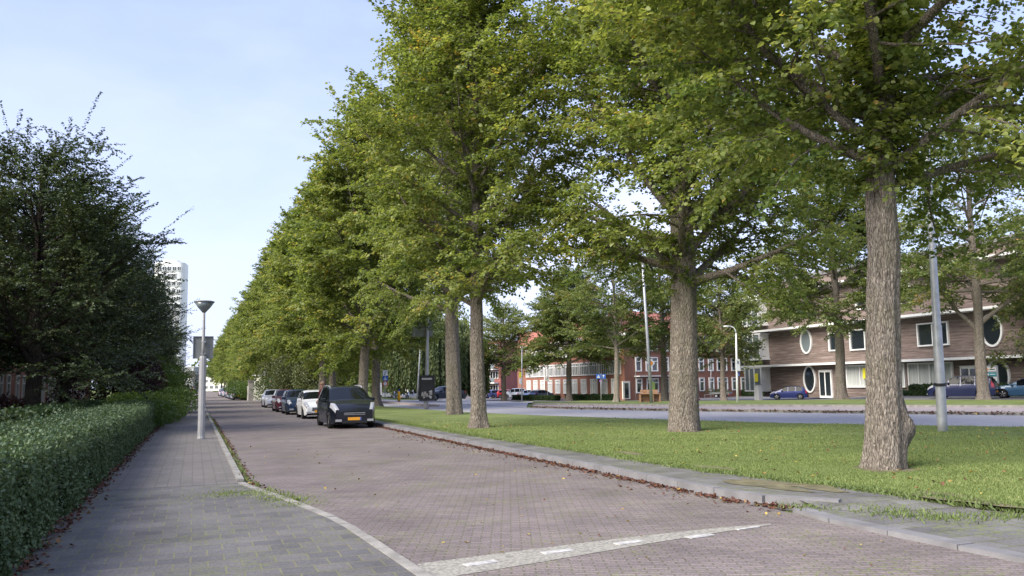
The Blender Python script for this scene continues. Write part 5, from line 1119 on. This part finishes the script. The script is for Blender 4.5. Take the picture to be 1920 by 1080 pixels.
# chevron edge board behind trunk
p = G(711, 750, .1); t = thing('marker_board', 'white and red toothed marker board half hidden behind the lime trunk', 'traffic sign', p, -.3)
mb = MB(); mb.box((0, 0, 1.15), (.55, .03, 1.25)); [mb.add([(.275, -.012, .55+.12*i), (.36, -.012, .61+.12*i), (.275, -.012, .67+.12*i), (.275, .012, .55+.12*i), (.36, .012, .61+.12*i), (.275, .012, .67+.12*i)], [(0, 1, 2), (5, 4, 3), (0, 3, 4, 1), (1, 4, 5, 2)], 1) for i in range(10)]; mb.build('board', [M['white'], M['black']], t)
mb = MB(); mb.tube([(0, .03, -.05), (0, .03, 1.7)], .035, 8); mb.build('pole', M['galv'], t)
# yellow bollard
p = G(748, 753, .1); zc = p.x*_f[0]+p.y*_f[1]; t = thing('yellow_bollard', 'orange yellow bollard with a dark foot on the median', 'bollard', p)
mb = MB(); mb.lathe([(.13, 0), (.13, .92), (.12, .95)], n=14); mb.build('shell', M['yellow'], t, True); mb = MB(); mb.lathe([(.14, -.02), (.14, .08), (.13, .09)], n=14); mb.build('foot', M['black'], t)
mb = MB(); mb.lathe([(.05, .95), (.05, 1.18)], n=10); mb.build('cap', M['blue'], t)
# bus stop
t, p, d, zc = simple_pole('bus_stop', 'bus stop pole with a yellow and white flag sign beside the junction', 978.5, 753.5, 655, 978.5, .06, 'galv', 'bus stop'); k_ = zc/FPX; yz = lambda y: CAMH+(717.3-y)*k_-p.z
mb = MB(); mb.box((-.13, -.06, yz(703)), (4.5*k_, .05, 10*k_)); mb.build('flag_sign', M['signyellow'], t); mb = MB(); mb.box((-.13, -.06, yz(715)), (4.5*k_, .05, 11*k_)); mb.build('timetable', M['white'], t)
# priority lamp pole
t, p, d, zc = simple_pole('lamp_mast', 'tall tapered lamp mast with an orange diamond priority sign', 1222, 757.5, 470, 1203, .13, 'galv', 'lamp post'); k_ = zc/FPX; 
q = AZ(1219, 681, zc)-p; mb = MB(); s_ = 8.2*k_
mb.add([(q.x+a*s_, q.y-.12+c, q.z+b*s_) for c in (0, -.03) for a, b in ((0, -1), (1, 0), (0, 1), (-1, 0))], [(3, 2, 1, 0), (4, 5, 6, 7), (0, 1, 5, 4), (1, 2, 6, 5), (2, 3, 7, 6), (3, 0, 4, 7)], 0); s2 = s_*.58
mb.add([(q.x+a*s2, q.y-.17, q.z+b*s2) for a, b in ((0, -1), (1, 0), (0, 1), (-1, 0))], [(0, 1, 2, 3)], 1); mb.build('diamond_sign', [M['white'], M['orange']], t)
mb = MB(); mb.tube([tuple(d), (d.x-.8, d.y-.2, d.z+.25), (d.x-1.6, d.y-.3, d.z+.3)], .05, 6); mb.box((d.x-1.9, d.y-.3, d.z+.3), (.8, .28, .13)); mb.build('lamp_arm', M['galv'], t)
# curved street lamp with box sign
t, p, d, zc = simple_pole('street_lamp', 'white street lamp with a curved arm, a white sign and a blue crossing sign', 1383, 757, 625, 1380, .09, 'white', 'lamp post'); k_ = zc/FPX; yz = lambda y: CAMH+(711-y)*k_-p.z
mb = MB(); mb.tube([tuple(d), (d.x-.05, d.y, d.z+.25), (d.x-.2, d.y, d.z+.42), (d.x-.45, d.y, d.z+.5), (d.x-.6, d.y, d.z+.5)], .05, 8); mb.box((d.x-.75, d.y, d.z+.5), (.5, .18, .1)); mb.build('lamp_arm', M['white'], t, True)
mb = MB(); mb.box((d.x*.6, d.y*.6-.12, yz(685)), (8.5*k_, .06, 22*k_)); mb.box((d.x*.6, d.y*.6-.16, yz(680)), (2.2*k_, .01, 6*k_), m=1); mb.build('sign_panel', [M['white'], M['black']], t); cross_sign(8*k_, t, (.05, -.12, yz(702)))
# square lantern behind the trailer
t, p, d, zc = simple_pole('lantern_post', 'small lantern post with a flat grey head behind the trailer', 1333, 747, 678, 1333, .05, 'galv', 'lamp post'); k_ = zc/FPX
mb = MB(); mb.lathe([(.06, 0), (.30, .22), (.34, .25), (.10, .32)], c=tuple(d), n=16); mb.build('lamp_head', M['galv'], t)
# far zone sign before school, blue signs
t, p, d, zc = simple_pole('zone_sign', 'white sign with a slash before the school wing', 1026.5, 751, 702, 1026.5, .05, 'galv', 'traffic sign'); k_ = zc/FPX; slashboard(7.5*k_, 9*k_, t, (0, -.08, CAMH+(716.5-710)*k_-p.z), -.4)
t, p, d, zc = simple_pole('blue_signs', 'pair of blue signs on a pole before the school, crossing and arrow', 1127, 753, 700, 1127, .05, 'galv', 'traffic sign'); k_ = zc/FPX; yz = lambda y: CAMH+(715-y)*k_-p.z
cross_sign(8.5*k_, t, (-5*k_*.94, -.08, yz(706)), -.36); mb = MB(); w_ = 8.5*k_; mb.box((0, 0, 0), (w_, .03, w_)); mb.box((0, -.02, -.05*w_), (.12*w_, .008, .5*w_), m=1); mb.add([(-.28*w_, -.022, .08*w_), (.28*w_, -.022, .08*w_), (0, -.022, .38*w_)], [(0, 1, 2)], 1); mb.build('arrow_sign', [M['blue'], M['white']], t, loc=(5.2*k_*.94, -.08-5*k_*.35, yz(706)), rz=-.36)
mb = MB(); mb.box((0, -.08, yz(714.5)), (5*k_, .03, 4*k_)); mb.box((0, -.1, yz(714.5)), (4.4*k_, .01, 1.2*k_), m=1); mb.build('no_stopping_sign', [M['blue'], M['red']], t, rz=-.36)
# thin dark post by bench
simple_pole('thin_post', 'thin dark post between the bin and the wooden crates', 1192, 751, 694, 1192, .05, 'signback')
p = G(1187, 749); t = thing('litter_bin', 'yellow green litter bin at the end of the low school hedge', 'bin', p)
mb = MB(); mb.lathe([(.28, .02), (.33, .15), (.34, .75), (.24, .82)], n=16); mb.build('body', M['greenbin'], t, True); mb = MB(); mb.lathe([(.34, .751), (.36, .78), (.2, .93), (.05, .96)], n=16); mb.build('lid', M['greenbin'], t, True)
# timber boxes
for i, (px, w_, lab) in enumerate(((1211, 1.25, 'raw timber bench box at the school front, left one'), (1227, .95, 'raw timber bench box at the school front, right one'))):
    p = AG(px, 74); t = thing('timber_bench', lab, 'bench', p, -.36, 'timber benches by the school')
    mb = MB(); [mb.box((0, -.25+.12*j, .82), (w_, .10, .05)) for j in range(5)]; mb.build('seat', M['wood'], t)
    for sd in (-1, 1): mb = MB(); mb.box((sd*(w_/2-.08), 0, .4), (.1, .5, .78)); mb.build('leg', M['wood'], t)
    mb = MB(); [mb.box((0, .27, .2+.22*j), (w_-.3, .04, .18)) for j in range(5)]; mb.build('backrest', M['wood'], t)
# traffic cone
p = G(1309, 750); t = thing('traffic_cone', 'red and white traffic cone just right of the second lime trunk', 'cone', p)
mb = MB()
prof = [(.20, .04), (.165, .18), (.135, .32), (.105, .46), (.075, .60), (.045, .74)]
for i in range(5): mb.lathe([prof[i], prof[i+1]], n=16, m=i % 2)
mb.build('cone', [M['red'], M['white']], t, True); mb = MB(); mb.box((0, 0, .02), (.46, .46, .04)); mb.build('base_plate', M['red'], t); t.scale = (1.25, 1.25, 1.2)
# white cabinet and notice board at the timber building
s = sat(1463)*TS; P_ = TL+ul*s+Vector((ul.y, -ul.x, 0))*3.0; t = thing('white_cabinet', 'white utility cabinet before the ground floor bay window', 'cabinet', (P_.x, P_.y, gz(P_.x, P_.y)), rzt)
mb = MB(); mb.box((0, 0, .85), (.85, .5, 1.7)); mb.build('housing', M['white'], t); mb = MB(); mb.box((0, 0, 1.74), (.95, .6, .08)); mb.build('lid', M['polegrey'], t)
s = sat(1901)*TS; P_ = TL+ul*s+Vector((ul.y, -ul.x, 0))*2.2; t = thing('notice_board', 'white notice board with orange, teal and white name strips behind the hedge', 'sign', (P_.x, P_.y, gz(P_.x, P_.y)), rzt)
mb = MB(); mb.box((0, 0, 1.5), (1.15, .08, 1.9)); mb.build('board', M['galv'], t)
for i, (mt, z) in enumerate((('white', 2.15), ('teal', 1.75), ('white', 1.38), ('teal', 1.08), ('white', .8))):
    mb = MB(); mb.box((-.03, -.055, z), (.95, .02, .3)); mb.box((-.33, -.07, z), (.16, .01, .14), m=1); mb.box((.1, -.07, z), (.5, .01, .07), m=2); mb.build('name_strip', [M[mt], M['orange' if i == 0 else ('white' if mt == 'teal' else 'teal')], M['black' if mt == 'white' else 'white']], t)
mb = MB(); mb.tube([(-.5, 0, -.05), (-.5, 0, .6)], .04, 8); mb.tube([(.5, 0, -.05), (.5, 0, .6)], .04, 8); mb.build('leg', M['galv'], t)
# gate pillar and wall by the far row
p = G(470, 752.5); zc = p.x*_f[0]+p.y*_f[1]; t = thing('gate_pillar', 'grey stone gate pillar with a capstone left of the silver saloon', 'pillar', p)
mb = MB(); mb.box((0, 0, 1.15), (.55, .55, 2.3)); mb.build('shaft', M['stone'], t); mb = MB(); mb.box((0, 0, 2.37), (.68, .68, .16)); mb.build('capstone', M['kerb'], t)
q = AG(484, zc+7); mb = MB(); mb.box((0, 0, .9), (2.6, .25, 1.8)); tag(mb.build('garden_wall', M['cream'], loc=(q.x, q.y, 0)), 'pale garden wall behind the stone gate pillar', 'wall')
# dark sign board at pavement end
p = AG(357, 118); t = thing('far_sign', 'dark signboard on two legs at the far end of the left pavement', 'sign', p)
mb = MB(); mb.box((0, 0, 3.6), (1.3, .1, .9)); mb.build('board', M['signback'], t)
for sd in (-.5, .5): mb = MB(); mb.tube([(sd, .08, 0), (sd, .08, 3.9)], .05, 6); mb.build('leg', M['galv'], t)
# ------------------------------------------------------------------ PEOPLE
def person(label, loc, rz, jacket, trousers, hair, pose='stand', h=1.74):
    t = thing('person', label, 'person', loc, rz); k = h/1.74
    J = {'pelvis': (0, 0, .93, .135), 'waist': (0, .01, 1.06, .125), 'chest': (0, .01, 1.28, .15), 'neck': (0, 0, 1.47, .06), 'head0': (0, -.01, 1.55, .085), 'head1': (0, -.015, 1.66, .092)}
    E_ = [('pelvis', 'waist'), ('waist', 'chest'), ('chest', 'neck'), ('neck', 'head0'), ('head0', 'head1')]
    for s, n in ((1, 'l'), (-1, 'r')):
        fw = .16*s if pose == 'walk' else .03*s; ab = .34 if (pose == 'stand' and s > 0) else 0
        J.update({'sh'+n: (.185*s, 0, 1.40, .062), 'el'+n: (.25*s, -.02+ab*-.3-fw*.5, 1.12, .047), 'wr'+n: (.24*s, -.10-ab*.6-fw, .88+ab*.25, .034), 'ha'+n: (.235*s, -.13-ab*.7-fw, .80+ab*.25, .030),
                  'hip'+n: (.095*s, 0, .88, .098), 'kn'+n: (.105*s, -.02+fw*.7, .48, .066), 'an'+n: (.11*s, .02+fw*1.3, .09, .045), 'to'+n: (.12*s, -.14+fw*1.3, .04, .035)})
        E_ += [('chest', 'sh'+n), ('sh'+n, 'el'+n), ('el'+n, 'wr'+n), ('wr'+n, 'ha'+n), ('pelvis', 'hip'+n), ('hip'+n, 'kn'+n), ('kn'+n, 'an'+n), ('an'+n, 'to'+n)]
        for f, (dx, dz) in enumerate(((-.022, -.062), (-.008, -.075), (.008, -.072), (.022, -.055))):
            a = 'f%d%s' % (f, n); J[a] = (J['ha'+n][0]+.2*dx, J['ha'+n][1]+dx, J['ha'+n][2]+dz*.55, .009); J[a+'t'] = (J['ha'+n][0]-.012*s, J['ha'+n][1]+dx*1.05-.008, J['ha'+n][2]+dz*1.25, .007); E_ += [('ha'+n, a), (a, a+'t')]
        a = 'th'+n; J[a] = (J['ha'+n][0]-.02*s, J['ha'+n][1]-.035, J['ha'+n][2]-.02, .010); E_ += [('wr'+n, a)]
    names = list(J); me = bpy.data.meshes.new('body'); me.from_pydata([tuple(c*k for c in J[n][:3]) for n in names], [(names.index(a), names.index(b)) for a, b in E_], [])
    o = bpy.data.objects.new('body', me); C.objects.link(o); md = o.modifiers.new('s', 'SKIN')
    for i, n in enumerate(names): r = J[n][3]*k; me.skin_vertices[0].data[i].radius = (r, r*(.72 if n in ('chest', 'waist', 'pelvis') else 1)); 
    me.skin_vertices[0].data[0].use_root = True; sb = o.modifiers.new('d', 'SUBSURF'); sb.levels = 2; sb.render_levels = 2
    dg = bpy.context.evaluated_depsgraph_get(); nm = bpy.data.meshes.new_from_object(o.evaluated_get(dg)); bpy.data.objects.remove(o)
    nm.materials.clear(); [nm.materials.append(m) for m in (M['skin'], jacket, trousers, M['black'])]
    for pl_ in nm.polygons:
        c = pl_.center/k; hand = abs(c.x) > .19 and c.z < J['wrl'][2]+.03 and c.z > .6; pl_.use_smooth = True
        pl_.material_index = 0 if c.z > 1.47 or hand else (3 if c.z < .10 else (2 if c.z < .93 and abs(c.x) < .215 else 1))
    b = bpy.data.objects.new('body', nm); C.objects.link(b); b.parent = t
    mb = MB(); mb.lathe([(.094*k, 1.60*k), (.104*k, 1.66*k), (.100*k, 1.72*k), (.07*k, 1.765*k), (.02*k, 1.78*k)], c=(0, .012, 0), n=18); mb.build('hair', hair, t, True)
    mb = MB(); mb.add([(-.014, -.10, 1.61), (.014, -.10, 1.61), (0, -.128, 1.615), (0, -.098, 1.65)], [(0, 1, 2), (1, 3, 2), (3, 0, 2)]); mb.box((-.034, -.098, 1.655), (.026, .012, .012), m=1); mb.box((.034, -.098, 1.655), (.026, .012, .012), m=1); mb.box((0, -.092, 1.575), (.05, .012, .010), m=2)
    mb.box((-.093, 0, 1.63), (.016, .035, .055)); mb.box((.093, 0, 1.63), (.016, .035, .055)); fo = mb.build('face', [M['skin'], M['black'], M['red']], t); fo.scale = (k, k, k)
    return t
X_ = sx_(604, 41.6)
person('person in a dark red jacket standing behind the dark people carrier, face turned left', (X_, 41.6, 0), -1.2, M['jacket'], M['navycloth'], M['hair'], h=1.86)
p = AG(363.5, 150); person('distant walker in dark blue clothes on the left pavement', (p.x, p.y, .03), math.pi, M['navycloth'], M['navycloth'], M['black'], 'walk', 1.8)
p = AG(361, 170); person('distant walker with an orange top near the left pavement poles', (p.x, p.y, .03), 0, M['orange'], M['navycloth'], M['hair'], 'walk', 1.75)

# ------------------------------------------------------------------ far woods at the horizon
def wood(name, label, px0, px1, d, h, n, seed):
    g = np.random.default_rng(seed); P, Dd, T = [], [], []
    m = int((px1-px0)/9)+2
    for i in range(m):
        px = px0+(px1-px0)*i/(m-1)+g.normal(0, 3); dd = d*g.uniform(.9, 1.15); c = AZ(px, 720, dd); hh = h*g.uniform(.6, 1.15); q = g.normal(0, 1, (n//m, 3)); q /= np.linalg.norm(q, axis=1)[:, None]; q *= g.uniform(.6, 1, (len(q), 1))
        P.append(np.array([c.x, c.y, -1+hh*.5])+q*np.array([hh*.5, hh*.5, hh*.55])); Dd.append(q); T.append(np.clip(g.normal(.5, .15)+g.normal(0, .1, len(q)), 0, 1))
    P = np.concatenate(P); nn = g.normal(0, 1, P.shape); me = leafmesh(name, M['opp'], P, np.concatenate(Dd)+nn*.5, nn, 1.3*(.6+.8*g.random(len(P))), np.concatenate(T), wid=.5)
    return tag(link(name, me), label, 'wood', kind='stuff')
wood('distant_wood', 'distant belt of trees behind the parking lot and the flats', 700, 1010, 290, 11, 26000, 201)
wood('distant_wood', 'distant trees closing the far end of the street behind the limes', 385, 720, 430, 17, 30000, 202)
wood('distant_wood', 'distant trees behind the school and the timber clad building', 1010, 1990, 260, 13, 50000, 203)
